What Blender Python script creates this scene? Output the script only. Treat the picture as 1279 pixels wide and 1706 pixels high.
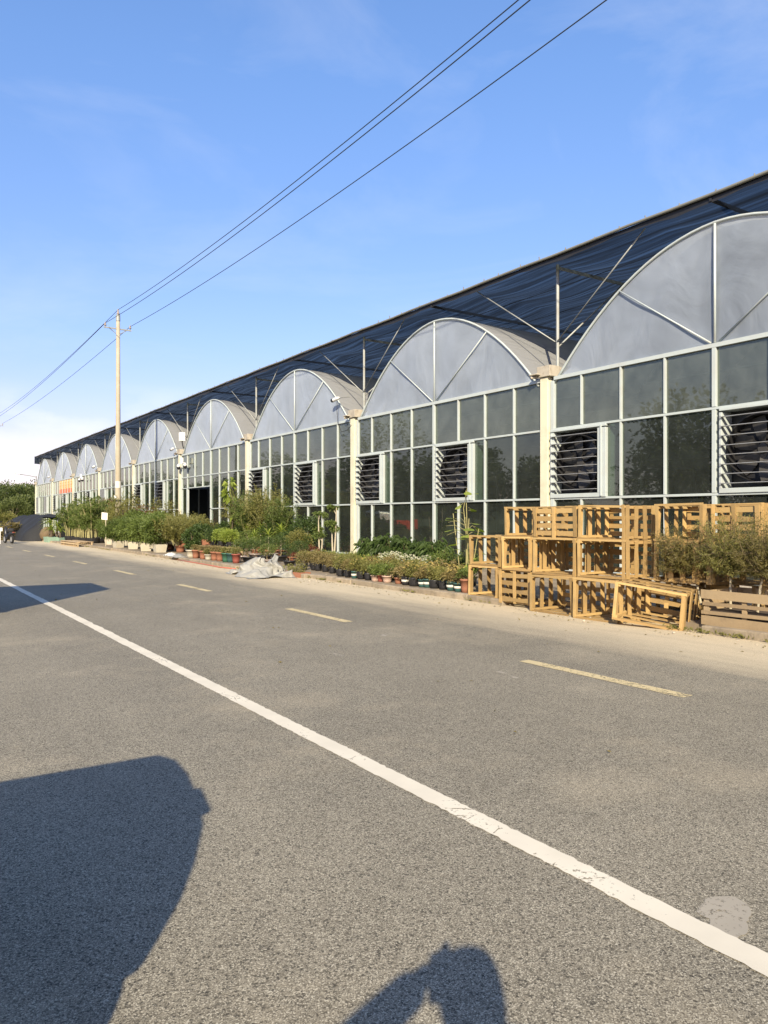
import bpy, bmesh, math, random
import numpy as np
from mathutils import Vector, Matrix, Euler

for o in list(bpy.data.objects): bpy.data.objects.remove(o)
sc = bpy.context.scene
R = math.radians

# ------------------------------------------------------------------ camera
# world: +Y runs along the road away from the camera, +X towards the greenhouse, Z up
TH = R(33.38)
cd = bpy.data.cameras.new('camera'); cam = bpy.data.objects.new('camera', cd)
sc.collection.objects.link(cam); sc.camera = cam
cam.location = (0, 0, 1.5); cam.rotation_euler = (R(90), 0, -TH)
cd.sensor_width = 36; cd.lens = 27.01; cd.shift_y = 0.0059
cd.clip_start = 0.02; cd.clip_end = 6000

# ------------------------------------------------------------------ light
SUN_AZ, SUN_EL = R(37.5), R(29.4)          # heading of the light, height of the sun
sun = bpy.data.lights.new('sun', 'SUN'); sun.energy = 5.0; sun.angle = R(0.5); sun.color = (1.0, 0.87, 0.66)
so = bpy.data.objects.new('sun', sun); sc.collection.objects.link(so)
ld = Vector((math.sin(SUN_AZ)*math.cos(SUN_EL), math.cos(SUN_AZ)*math.cos(SUN_EL), -math.sin(SUN_EL)))
so.rotation_euler = ld.to_track_quat('-Z', 'Y').to_euler(); so.location = (-20, -20, 30)

w = bpy.data.worlds.new('World'); sc.world = w; w.use_nodes = True
nt = w.node_tree; nt.nodes.clear()
def N(t, typ, **k):
    n = t.nodes.new(typ)
    for a, b in k.items():
        if a == 'inp':
            for i, v in b.items(): n.inputs[i].default_value = v
        else: setattr(n, a, b)
    return n
sky = N(nt, 'ShaderNodeTexSky', sky_type='NISHITA', sun_disc=False, sun_elevation=SUN_EL, sun_rotation=SUN_AZ+math.pi,
        altitude=50, air_density=1.0, dust_density=0.6, ozone_density=2.6)
geo = N(nt, 'ShaderNodeTexCoord')
sep = N(nt, 'ShaderNodeSeparateXYZ'); nt.links.new(geo.outputs['Generated'], sep.inputs[0])
def math_n(t, op, a, b=None, c=None, clamp=False):
    n = N(t, 'ShaderNodeMath', operation=op, use_clamp=clamp)
    for i, v in enumerate((a, b, c)):
        if v is None: continue
        if isinstance(v, (int, float)): n.inputs[i].default_value = v
        else: t.links.new(v, n.inputs[i])
    return n.outputs[0]
def ramp_n(t, fac, stops):
    n = N(t, 'ShaderNodeValToRGB'); cr = n.color_ramp
    while len(cr.elements) < len(stops): cr.elements.new(0.5)
    for e, (p, c) in zip(cr.elements, stops):
        e.position = p; e.color = (c, c, c, 1) if isinstance(c, (int, float)) else (*c, 1)
    t.links.new(fac, n.inputs[0]); return n.outputs[0]
# soft cumulus low on the horizon and thin cirrus higher up, as directions on the sky sphere
mp = N(nt, 'ShaderNodeMapping'); mp.inputs['Scale'].default_value = (5, 5, 11)
nt.links.new(geo.outputs['Generated'], mp.inputs[0])
n1 = N(nt, 'ShaderNodeTexNoise', inp={'Scale': 1.0, 'Detail': 7.0, 'Roughness': 0.55}); nt.links.new(mp.outputs[0], n1.inputs[0])
low = ramp_n(nt, sep.outputs[2], [(0.0, 1.0), (0.12, 1.0), (0.165, 0.0), (1.0, 0.0)])
cum = math_n(nt, 'MULTIPLY', ramp_n(nt, n1.outputs[0], [(0.0, 0), (0.44, 0), (0.6, 1), (1, 1)]), low)
mp2 = N(nt, 'ShaderNodeMapping'); mp2.inputs['Scale'].default_value = (1.6, 3.4, 5); mp2.inputs['Rotation'].default_value = (0.2, 0.3, 0.6)
nt.links.new(geo.outputs['Generated'], mp2.inputs[0])
n2 = N(nt, 'ShaderNodeTexNoise', inp={'Scale': 1.3, 'Detail': 6.0, 'Roughness': 0.6, 'Distortion': 0.6}); nt.links.new(mp2.outputs[0], n2.inputs[0])
cir = math_n(nt, 'MULTIPLY', ramp_n(nt, n2.outputs[0], [(0.0, 0), (0.5, 0), (0.78, 1), (1, 1)]), 0.16)
msk = math_n(nt, 'MAXIMUM', math_n(nt, 'MULTIPLY', cum, 0.62), cir)
tint = N(nt, 'ShaderNodeMixRGB', blend_type='MULTIPLY', inp={0: 1.0, 2: (1.02, 0.94, 1.08, 1)})
gm = N(nt, 'ShaderNodeGamma', inp={1: 0.72}); nt.links.new(sky.outputs[0], gm.inputs[0])
hs = N(nt, 'ShaderNodeHueSaturation', inp={1: 1.32, 2: 1.0}); nt.links.new(gm.outputs[0], hs.inputs['Color'])
nt.links.new(hs.outputs[0], tint.inputs[1])
mix = N(nt, 'ShaderNodeMixRGB', inp={2: (3.3, 3.35, 3.6, 1)})
nt.links.new(msk, mix.inputs[0])
hz = N(nt, 'ShaderNodeMixRGB', blend_type='MULTIPLY', inp={2: (1.0, 0.735, 0.73, 1)})   # low haze: less cyan light along the horizon
nt.links.new(ramp_n(nt, sep.outputs[2], [(0.0, 1.0), (0.06, 0.9), (0.22, 0.35), (0.5, 0.0)]), hz.inputs[0]); nt.links.new(tint.outputs[0], hz.inputs[1]); nt.links.new(hz.outputs[0], mix.inputs[1])
bg = N(nt, 'ShaderNodeBackground', inp={1: 0.2}); nt.links.new(mix.outputs[0], bg.inputs[0])
wo = N(nt, 'ShaderNodeOutputWorld'); nt.links.new(bg.outputs[0], wo.inputs[0])

sc.view_settings.view_transform = 'Standard'; sc.view_settings.look = 'None'
sc.view_settings.exposure = 0.75; sc.view_settings.gamma = 1; sc.view_settings.use_curve_mapping = False
sc.render.engine = 'CYCLES'
sc.cycles.max_bounces = 8; sc.cycles.diffuse_bounces = 3; sc.cycles.glossy_bounces = 3
sc.cycles.transmission_bounces = 4; sc.cycles.transparent_max_bounces = 24
sc.cycles.caustics_reflective = False; sc.cycles.caustics_refractive = False
sc.cycles.sample_clamp_indirect = 6

# ------------------------------------------------------------------ helpers
rng = random.Random(7); nr = np.random.default_rng(11)
COL = sc.collection
def px_y(px, X):
    """Y of the point of the plane X = const that the camera sees in photo column px."""
    l = (px-639.5)/1280.0
    return X*(math.cos(TH)-l*math.sin(TH))/(l*math.cos(TH)+math.sin(TH))

class MB:
    def __init__(s): s.v = []; s.f = []; s.m = []
    def add(s, v, f, m=0):
        b = len(s.v); s.v.extend([tuple(p) for p in v]); s.f.extend([tuple(i+b for i in q) for q in f]); s.m.extend([m]*len(f))
    def box(s, c, d, rot=None, m=0):
        x, y, z = d[0]/2, d[1]/2, d[2]/2
        P = [Vector(p) for p in ((-x,-y,-z),(x,-y,-z),(x,y,-z),(-x,y,-z),(-x,-y,z),(x,-y,z),(x,y,z),(-x,y,z))]
        if rot is not None:
            M = rot if isinstance(rot, Matrix) else Euler(rot).to_matrix()
            P = [M @ p for p in P]
        c = Vector(c)
        s.add([p+c for p in P], [(0,3,2,1),(4,5,6,7),(0,1,5,4),(1,2,6,5),(2,3,7,6),(3,0,4,7)], m)
    def bb(s, a, b, m=0):
        s.box([(a[i]+b[i])/2 for i in range(3)], [abs(b[i]-a[i]) for i in range(3)], None, m)
    def bar(s, p, q, wd, ht, up=(0,0,1), m=0):
        p, q = Vector(p), Vector(q); d = q-p; L = d.length; d.normalize()
        u = Vector(up)
        if abs(d.dot(u)) > 0.98: u = Vector((1,0,0))
        x = d.cross(u).normalized(); z = x.cross(d)
        M = Matrix((x, d, z)).transposed()
        s.box((p+q)/2, (wd, L, ht), M, m)
    def tube(s, pts, r, n=8, cap=True, m=0):
        pts = [Vector(p) for p in pts]; k = len(pts)
        rr = r if isinstance(r, (list, tuple)) else [r]*k
        rings = []; pu = None
        for i, p in enumerate(pts):
            d = (pts[min(i+1,k-1)]-pts[max(i-1,0)]).normalized()
            if pu is None:
                u = Vector((0,0,1)) if abs(d.z) < 0.9 else Vector((1,0,0))
                u = (u-d*u.dot(d)).normalized()
            else:
                u = pu-d*pu.dot(d); u = u.normalized() if u.length > 1e-6 else d.orthogonal().normalized()
            pu = u; v = d.cross(u)
            rings.append([p+(u*math.cos(2*math.pi*j/n)+v*math.sin(2*math.pi*j/n))*rr[i] for j in range(n)])
        V = [p for rg in rings for p in rg]; F = []
        for i in range(k-1):
            for j in range(n):
                F.append((i*n+j, i*n+(j+1)%n, (i+1)*n+(j+1)%n, (i+1)*n+j))
        if cap: F.append(tuple(range(n-1,-1,-1))); F.append(tuple((k-1)*n+j for j in range(n)))
        s.add(V, F, m)
    def lathe(s, prof, c=(0,0,0), n=16, m=0, cap=True):
        V = []; F = []
        for r, z in prof:
            for j in range(n):
                a = 2*math.pi*j/n; V.append((c[0]+r*math.cos(a), c[1]+r*math.sin(a), c[2]+z))
        for i in range(len(prof)-1):
            for j in range(n): F.append((i*n+j, i*n+(j+1)%n, (i+1)*n+(j+1)%n, (i+1)*n+j))
        if cap:
            F.append(tuple(range(n-1,-1,-1))); F.append(tuple((len(prof)-1)*n+j for j in range(n)))
        s.add(V, F, m)
    def np_add(s, V, F, m=0):
        b = len(s.v); s.v.extend(map(tuple, V.tolist())); s.f.extend(map(tuple, (F+b).tolist())); s.m.extend([m]*len(F))
    def build(s, name, mats, parent=None, smooth=False, bevel=0):
        me = bpy.data.meshes.new(name); me.from_pydata(s.v, [], s.f)
        if not isinstance(mats, (list, tuple)): mats = [mats]
        for mt in mats: me.materials.append(mt)
        if len(mats) > 1: me.polygons.foreach_set('material_index', s.m)
        if smooth: me.polygons.foreach_set('use_smooth', [True]*len(me.polygons))
        me.update()
        o = bpy.data.objects.new(name, me); COL.objects.link(o)
        if parent is not None: o.parent = parent
        if bevel:
            b = o.modifiers.new('bevel', 'BEVEL'); b.width = bevel; b.segments = 2; b.limit_method = 'ANGLE'
        return o
def thing(name, label, cat, loc=(0,0,0), rz=0, group=None):
    o = bpy.data.objects.new(name, None); COL.objects.link(o); o.empty_display_size = 0.1
    o.location = loc; o.rotation_euler = (0, 0, rz) if not isinstance(rz, tuple) else rz
    tag(o, label, cat, group); return o
def tag(o, label, cat, group=None):
    o['label'] = label; o['category'] = cat
    if group: o['group'] = group
    return o
def struct(o): o['kind'] = 'structure'; return o
def kids(o): return [c for c in bpy.data.objects if c.parent == o]
KID = {}
def dup(root, label=None, loc=None, rz=None, scale=None, group=None):
    if root.name not in KID:
        KID[root.name] = [(c, kids(c)) for c in kids(root)]
    r = root.copy(); COL.objects.link(r)
    if label: r['label'] = label
    if group: r['group'] = group
    if loc is not None: r.location = loc
    if rz is not None: r.rotation_euler = (0, 0, rz) if not isinstance(rz, tuple) else rz
    if scale is not None: r.scale = (scale,)*3 if isinstance(scale, (int, float)) else scale
    for c, gs in KID[root.name]:
        d = c.copy(); COL.objects.link(d); d.parent = r
        for g in gs:
            e = g.copy(); COL.objects.link(e); e.parent = d
    return r

# ------------------------------------------------------------------ materials
def mat(name, col, rough=0.6, metal=0, var=0.12, scale=4.0, bump=0.0, bscale=40, island=0.0, spec=0.5, dirt=None, dscale=1.5):
    m = bpy.data.materials.new(name); m.use_nodes = True; t = m.node_tree
    b = t.nodes['Principled BSDF']; b.inputs['Roughness'].default_value = rough; b.inputs['Metallic'].default_value = metal
    b.inputs['Specular IOR Level'].default_value = spec
    tc = N(t, 'ShaderNodeTexCoord')
    nz = N(t, 'ShaderNodeTexNoise', inp={'Scale': scale, 'Detail': 6.0, 'Roughness': 0.6}); t.links.new(tc.outputs['Object'], nz.inputs[0])
    v = math_n(t, 'MULTIPLY_ADD', nz.outputs[0], 2*var, 1-var)
    if island:
        g = N(t, 'ShaderNodeNewGeometry')
        v = math_n(t, 'MULTIPLY', v, math_n(t, 'MULTIPLY_ADD', g.outputs['Random Per Island'], 2*island, 1-island))
    mx = N(t, 'ShaderNodeVectorMath', operation='SCALE'); mx.inputs[0].default_value = col[:3]; t.links.new(v, mx.inputs['Scale'])
    out = mx.outputs[0]
    if dirt:
        n3 = N(t, 'ShaderNodeTexNoise', inp={'Scale': dscale, 'Detail': 8.0, 'Roughness': 0.7}); t.links.new(tc.outputs['Object'], n3.inputs[0])
        mm = N(t, 'ShaderNodeMixRGB', inp={2: (*dirt, 1)})
        t.links.new(ramp_n(t, n3.outputs[0], [(0, 0), (0.48, 0), (0.7, 0.8), (1, 0.8)]), mm.inputs[0]); t.links.new(out, mm.inputs[1]); out = mm.outputs[0]
    t.links.new(out, b.inputs['Base Color'])
    if bump:
        n4 = N(t, 'ShaderNodeTexNoise', inp={'Scale': bscale, 'Detail': 5.0}); t.links.new(tc.outputs['Object'], n4.inputs[0])
        bp = N(t, 'ShaderNodeBump', inp={'Strength': bump, 'Distance': 0.01}); t.links.new(n4.outputs[0], bp.inputs['Height']); t.links.new(bp.outputs[0], b.inputs['Normal'])
    return m
def leaf_mat(name, col, col2=None, trans=0.35, rough=0.5):
    col2 = col2 or tuple(c*0.6 for c in col)
    m = bpy.data.materials.new(name); m.use_nodes = True; t = m.node_tree; t.nodes.clear()
    g = N(t, 'ShaderNodeNewGeometry')
    oi = N(t, 'ShaderNodeObjectInfo')
    f = math_n(t, 'ADD', math_n(t, 'MULTIPLY', g.outputs['Random Per Island'], 0.8), math_n(t, 'MULTIPLY', oi.outputs['Random'], 0.3), clamp=True)
    c = N(t, 'ShaderNodeMixRGB', inp={1: (*col2, 1), 2: (*col, 1)}); t.links.new(f, c.inputs[0])
    p = N(t, 'ShaderNodeBsdfPrincipled', inp={'Roughness': rough, 'Specular IOR Level': 0.35}); t.links.new(c.outputs[0], p.inputs['Base Color'])
    tr = N(t, 'ShaderNodeBsdfTranslucent')
    tcx = N(t, 'ShaderNodeMixRGB', blend_type='MULTIPLY', inp={0: 1.0, 2: (1.25, 1.3, 0.6, 1)}); t.links.new(c.outputs[0], tcx.inputs[1]); t.links.new(tcx.outputs[0], tr.inputs[0])
    mx = N(t, 'ShaderNodeMixShader', inp={0: trans}); t.links.new(p.outputs[0], mx.inputs[1]); t.links.new(tr.outputs[0], mx.inputs[2])
    o = N(t, 'ShaderNodeOutputMaterial'); t.links.new(mx.outputs[0], o.inputs[0]); return m

def asphalt():
    m = bpy.data.materials.new('asphalt'); m.use_nodes = True; t = m.node_tree; b = t.nodes['Principled BSDF']
    tc = N(t, 'ShaderNodeTexCoord'); P = tc.outputs['Object']
    def noise(s, d=4, r=0.6, vec=P):
        n = N(t, 'ShaderNodeTexNoise', inp={'Scale': s, 'Detail': d, 'Roughness': r}); t.links.new(vec, n.inputs[0]); return n.outputs[0]
    big = noise(0.35, 5, 0.6); mid = noise(2.6, 5, 0.65); fine = noise(170, 2, 0.7)
    vo = N(t, 'ShaderNodeTexVoronoi', inp={'Scale': 240.0}); t.links.new(P, vo.inputs[0])
    stone = N(t, 'ShaderNodeSeparateXYZ'); t.links.new(vo.outputs['Color'], stone.inputs[0])
    grain = math_n(t, 'ADD', math_n(t, 'MULTIPLY', stone.outputs[0], 0.78), math_n(t, 'MULTIPLY', fine, 0.36))
    gcol = ramp_n(t, grain, [(0.0, (0.050, 0.0425, 0.030)), (0.28, (0.130, 0.114, 0.081)), (0.5, (0.224, 0.199, 0.143)), (0.78, (0.300, 0.268, 0.195)), (0.95, (0.53, 0.485, 0.365))])
    mpl = N(t, 'ShaderNodeMapping'); mpl.inputs['Scale'].default_value = (1.1, 0.035, 1); t.links.new(P, mpl.inputs[0])
    lane = noise(1.0, 4, 0.6, mpl.outputs[0])
    tone = math_n(t, 'ADD', math_n(t, 'ADD', math_n(t, 'MULTIPLY', big, 0.45), math_n(t, 'MULTIPLY', mid, 0.25)), math_n(t, 'MULTIPLY', lane, 0.35))
    v2 = N(t, 'ShaderNodeTexVoronoi', inp={'Scale': 120.0}); t.links.new(P, v2.inputs[0])
    sv = N(t, 'ShaderNodeSeparateXYZ'); t.links.new(v2.outputs['Color'], sv.inputs[0])
    pit = ramp_n(t, sv.outputs[1], [(0.0, 0.42), (0.10, 0.42), (0.15, 1.0), (1.0, 1.0)])
    sc1 = N(t, 'ShaderNodeVectorMath', operation='SCALE'); t.links.new(gcol, sc1.inputs[0])
    t.links.new(math_n(t, 'MULTIPLY', math_n(t, 'ADD', tone, 0.42), pit), sc1.inputs['Scale'])
    # pale dust swept against the kerb, tyre-clean lanes, dusty stains
    sp = N(t, 'ShaderNodeSeparateXYZ'); t.links.new(P, sp.inputs[0])
    mpd = N(t, 'ShaderNodeMapping'); mpd.inputs['Scale'].default_value = (0.9, 0.16, 1); t.links.new(P, mpd.inputs[0])
    dn = noise(1.0, 6, 0.65, mpd.outputs[0])
    xk = math_n(t, 'ADD', sp.outputs[0], math_n(t, 'MULTIPLY_ADD', dn, 3.0, -1.5))
    kd = N(t, 'ShaderNodeMapRange', inp={1: 6.7, 2: 8.2, 3: 0.0, 4: 0.96}); t.links.new(xk, kd.inputs[0])
    st = ramp_n(t, noise(0.55, 7, 0.7), [(0, 0), (0.52, 0), (0.75, 0.3), (1, 0.45)])
    dust = math_n(t, 'MAXIMUM', kd.outputs[0], st)
    dcol = N(t, 'ShaderNodeVectorMath', operation='SCALE'); dcol.inputs[0].default_value = (0.62, 0.52, 0.345)
    t.links.new(math_n(t, 'MULTIPLY_ADD', grain, 0.5, 0.62), dcol.inputs['Scale'])
    mx = N(t, 'ShaderNodeMixRGB'); t.links.new(dust, mx.inputs[0]); t.links.new(sc1.outputs[0], mx.inputs[1]); t.links.new(dcol.outputs[0], mx.inputs[2])
    t.links.new(mx.outputs[0], b.inputs['Base Color'])
    b.inputs['Roughness'].default_value = 0.82; b.inputs['Specular IOR Level'].default_value = 0.35
    bp = N(t, 'ShaderNodeBump', inp={'Strength': 0.55, 'Distance': 0.004}); t.links.new(grain, bp.inputs['Height']); t.links.new(bp.outputs[0], b.inputs['Normal'])
    return m
def paint_mat(name, col, wear):
    m = bpy.data.materials.new(name); m.use_nodes = True; t = m.node_tree; b = t.nodes['Principled BSDF']
    tc = N(t, 'ShaderNodeTexCoord'); P = tc.outputs['Object']
    n = N(t, 'ShaderNodeTexNoise', inp={'Scale': 34.0, 'Detail': 8.0, 'Roughness': 0.75}); t.links.new(P, n.inputs[0])
    n2 = N(t, 'ShaderNodeTexNoise', inp={'Scale': 2.3, 'Detail': 3.0}); t.links.new(P, n2.inputs[0])
    vo = N(t, 'ShaderNodeTexVoronoi', feature='DISTANCE_TO_EDGE', inp={'Scale': 5.0}); t.links.new(P, vo.inputs[0])
    crack = ramp_n(t, vo.outputs['Distance'], [(0, 0.12), (0.02, 0.0), (1, 0)])
    crack = math_n(t, 'MULTIPLY', crack, ramp_n(t, n2.outputs[0], [(0, 0), (0.5, 0), (0.62, 1), (1, 1)]))
    k = math_n(t, 'ADD', math_n(t, 'ADD', math_n(t, 'MULTIPLY', n.outputs[0], 0.75), math_n(t, 'MULTIPLY', n2.outputs[0], 0.4)), crack)
    a = ramp_n(t, k, [(0, 1), (wear, 1), (wear+0.05, 0), (1, 0)])
    cc = N(t, 'ShaderNodeVectorMath', operation='SCALE'); cc.inputs[0].default_value = col; t.links.new(math_n(t, 'MULTIPLY_ADD', n2.outputs[0], 0.45, 0.77), cc.inputs['Scale'])
    t.links.new(cc.outputs[0], b.inputs['Base Color']); b.inputs['Roughness'].default_value = 0.7
    t.links.new(a, b.inputs['Alpha']); return m
def glass_mat(name, tint=(0.62, 0.68, 0.65), dust=0.06):
    m = bpy.data.materials.new(name); m.use_nodes = True; t = m.node_tree; t.nodes.clear()
    tc = N(t, 'ShaderNodeTexCoord')
    nz = N(t, 'ShaderNodeTexNoise', inp={'Scale': 0.9, 'Detail': 2.0}); t.links.new(tc.outputs['Object'], nz.inputs[0])
    bp = N(t, 'ShaderNodeBump', inp={'Strength': 0.10, 'Distance': 0.02}); t.links.new(nz.outputs[0], bp.inputs['Height'])
    lw = N(t, 'ShaderNodeLayerWeight', inp={0: 0.5}); t.links.new(bp.outputs[0], lw.inputs['Normal'])
    fr = math_n(t, 'MULTIPLY_ADD', math_n(t, 'POWER', lw.outputs['Facing'], 4.5), 0.92, 0.072)
    gl = N(t, 'ShaderNodeBsdfGlossy', inp={'Roughness': 0.015, 'Color': (0.98, 1.0, 0.90, 1)}); t.links.new(bp.outputs[0], gl.inputs['Normal'])
    tr = N(t, 'ShaderNodeBsdfTransparent', inp={0: (*tint, 1)})
    df = N(t, 'ShaderNodeBsdfDiffuse', inp={0: (0.46, 0.50, 0.45, 1)})
    n5 = N(t, 'ShaderNodeTexNoise', inp={'Scale': 1.7, 'Detail': 6.0, 'Roughness': 0.7}); t.links.new(tc.outputs['Object'], n5.inputs[0])
    m1 = N(t, 'ShaderNodeMixShader'); t.links.new(math_n(t, 'MULTIPLY', n5.outputs[0], 2*dust), m1.inputs[0]); t.links.new(tr.outputs[0], m1.inputs[1]); t.links.new(df.outputs[0], m1.inputs[2])
    m2 = N(t, 'ShaderNodeMixShader'); t.links.new(fr, m2.inputs[0]); t.links.new(m1.outputs[0], m2.inputs[1]); t.links.new(gl.outputs[0], m2.inputs[2])
    o = N(t, 'ShaderNodeOutputMaterial'); t.links.new(m2.outputs[0], o.inputs[0]); return m
def film_mat(name, clear=0.42, col=(0.62, 0.66, 0.68), stretch=(1.2, 1.2, 0.35)):
    m = bpy.data.materials.new(name); m.use_nodes = True; t = m.node_tree; t.nodes.clear()
    tc = N(t, 'ShaderNodeTexCoord'); mp = N(t, 'ShaderNodeMapping'); mp.inputs['Scale'].default_value = stretch; mp.inputs['Rotation'].default_value = (R(22), 0, 0)
    t.links.new(tc.outputs['Object'], mp.inputs[0])
    nz = N(t, 'ShaderNodeTexNoise', inp={'Scale': 0.9, 'Detail': 4.0, 'Roughness': 0.5, 'Distortion': 1.6}); t.links.new(mp.outputs[0], nz.inputs[0])
    n2 = N(t, 'ShaderNodeTexNoise', inp={'Scale': 0.5, 'Detail': 3.0, 'Distortion': 1.2}); t.links.new(tc.outputs['Object'], n2.inputs[0])
    bp = N(t, 'ShaderNodeBump', inp={'Strength': 0.7, 'Distance': 0.05}); t.links.new(nz.outputs[0], bp.inputs['Height'])
    df = N(t, 'ShaderNodeBsdfDiffuse', inp={0: (*col, 1)}); t.links.new(bp.outputs[0], df.inputs['Normal'])
    tl = N(t, 'ShaderNodeBsdfTranslucent', inp={0: (*col, 1)}); t.links.new(bp.outputs[0], tl.inputs['Normal'])
    gl = N(t, 'ShaderNodeBsdfGlossy', inp={'Roughness': 0.25}); t.links.new(bp.outputs[0], gl.inputs['Normal'])
    tr = N(t, 'ShaderNodeBsdfTransparent', inp={0: (0.93, 0.95, 0.97, 1)})
    a = N(t, 'ShaderNodeMixShader', inp={0: 0.42}); t.links.new(df.outputs[0], a.inputs[1]); t.links.new(tl.outputs[0], a.inputs[2])
    g = N(t, 'ShaderNodeMixShader'); l0 = N(t, 'ShaderNodeLayerWeight', inp={0: 0.5}); t.links.new(bp.outputs[0], l0.inputs['Normal'])
    t.links.new(math_n(t, 'MULTIPLY_ADD', math_n(t, 'POWER', l0.outputs['Facing'], 5.0), 0.5, 0.085), g.inputs[0]); t.links.new(a.outputs[0], g.inputs[1]); t.links.new(gl.outputs[0], g.inputs[2])
    f = math_n(t, 'ADD', math_n(t, 'MULTIPLY_ADD', nz.outputs[0], -0.22, clear+0.11), math_n(t, 'MULTIPLY_ADD', n2.outputs[0], 0.36, -0.18), clamp=True)
    lw = N(t, 'ShaderNodeLayerWeight', inp={0: 0.5})   # a sheet seen at a slant hides more of what is behind it
    cosv = math_n(t, 'MAXIMUM', math_n(t, 'SUBTRACT', 1.0, lw.outputs['Facing']), 0.08)
    f = math_n(t, 'POWER', f, math_n(t, 'DIVIDE', 0.85, cosv))
    x = N(t, 'ShaderNodeMixShader'); t.links.new(f, x.inputs[0]); t.links.new(g.outputs[0], x.inputs[1]); t.links.new(tr.outputs[0], x.inputs[2])
    o = N(t, 'ShaderNodeOutputMaterial'); t.links.new(x.outputs[0], o.inputs[0]); return m
def net_mat(name, dens=0.80):
    m = bpy.data.materials.new(name); m.use_nodes = True; t = m.node_tree; t.nodes.clear()
    tc = N(t, 'ShaderNodeTexCoord'); mp = N(t, 'ShaderNodeMapping'); mp.inputs['Scale'].default_value = (5.2, 0.13, 1); mp.inputs['Rotation'].default_value = (0, 0, R(4))
    t.links.new(tc.outputs['Object'], mp.inputs[0])
    nz = N(t, 'ShaderNodeTexNoise', inp={'Scale': 1.5, 'Detail': 6.0, 'Roughness': 0.65, 'Distortion': 0.4}); t.links.new(mp.outputs[0], nz.inputs[0])
    df = N(t, 'ShaderNodeBsdfDiffuse', inp={0: (0.018, 0.022, 0.028, 1)}); tl = N(t, 'ShaderNodeBsdfTranslucent', inp={0: (0.02, 0.026, 0.035, 1)})
    tr = N(t, 'ShaderNodeBsdfTransparent', inp={0: (0.75, 0.9, 1.0, 1)})
    a = N(t, 'ShaderNodeMixShader', inp={0: 0.5}); t.links.new(df.outputs[0], a.inputs[1]); t.links.new(tl.outputs[0], a.inputs[2])
    x = N(t, 'ShaderNodeMixShader'); t.links.new(ramp_n(t, nz.outputs[0], [(0, 1.0), (0.36, 0.99), (0.52, dens+0.03), (0.7, dens-0.07), (1, dens-0.12)]), x.inputs[0])
    t.links.new(tr.outputs[0], x.inputs[1]); t.links.new(a.outputs[0], x.inputs[2])
    o = N(t, 'ShaderNodeOutputMaterial'); t.links.new(x.outputs[0], o.inputs[0]); return m
def wood_mat(name, col, var=0.3):
    m = bpy.data.materials.new(name); m.use_nodes = True; t = m.node_tree; b = t.nodes['Principled BSDF']
    tc = N(t, 'ShaderNodeTexCoord'); g = N(t, 'ShaderNodeNewGeometry')
    mp = N(t, 'ShaderNodeMapping'); mp.inputs['Scale'].default_value = (9, 9, 9); t.links.new(tc.outputs['Object'], mp.inputs[0])
    nz = N(t, 'ShaderNodeTexNoise', inp={'Scale': 2.0, 'Detail': 8.0, 'Roughness': 0.7, 'Distortion': 2.0}); t.links.new(mp.outputs[0], nz.inputs[0])
    oi = N(t, 'ShaderNodeObjectInfo')
    r = g.outputs['Random Per Island']
    c = N(t, 'ShaderNodeMixRGB', inp={1: (col[0]*0.42, col[1]*0.36, col[2]*0.33, 1), 2: (col[0]*1.15, col[1]*1.22, col[2]*1.4, 1)})
    t.links.new(math_n(t, 'ADD', math_n(t, 'MULTIPLY', r, 0.6), math_n(t, 'MULTIPLY', nz.outputs[0], 0.45), clamp=True), c.inputs[0])
    s = N(t, 'ShaderNodeVectorMath', operation='SCALE'); t.links.new(c.outputs[0], s.inputs[0]); t.links.new(math_n(t, 'MULTIPLY_ADD', oi.outputs['Random'], 0.5, 0.64), s.inputs['Scale'])
    n6 = N(t, 'ShaderNodeTexNoise', inp={'Scale': 3.2, 'Detail': 6.0, 'Roughness': 0.7}); t.links.new(tc.outputs['Object'], n6.inputs[0])
    gm_ = N(t, 'ShaderNodeMixRGB', inp={2: (0.13, 0.10, 0.065, 1)}); t.links.new(ramp_n(t, n6.outputs[0], [(0, 0), (0.52, 0), (0.75, 0.5), (1, 0.6)]), gm_.inputs[0]); t.links.new(s.outputs[0], gm_.inputs[1])
    t.links.new(gm_.outputs[0], b.inputs['Base Color']); b.inputs['Roughness'].default_value = 0.7
    bp = N(t, 'ShaderNodeBump', inp={'Strength': 0.35, 'Distance': 0.006}); t.links.new(nz.outputs[0], bp.inputs['Height']); t.links.new(bp.outputs[0], b.inputs['Normal'])
    return m
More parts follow.
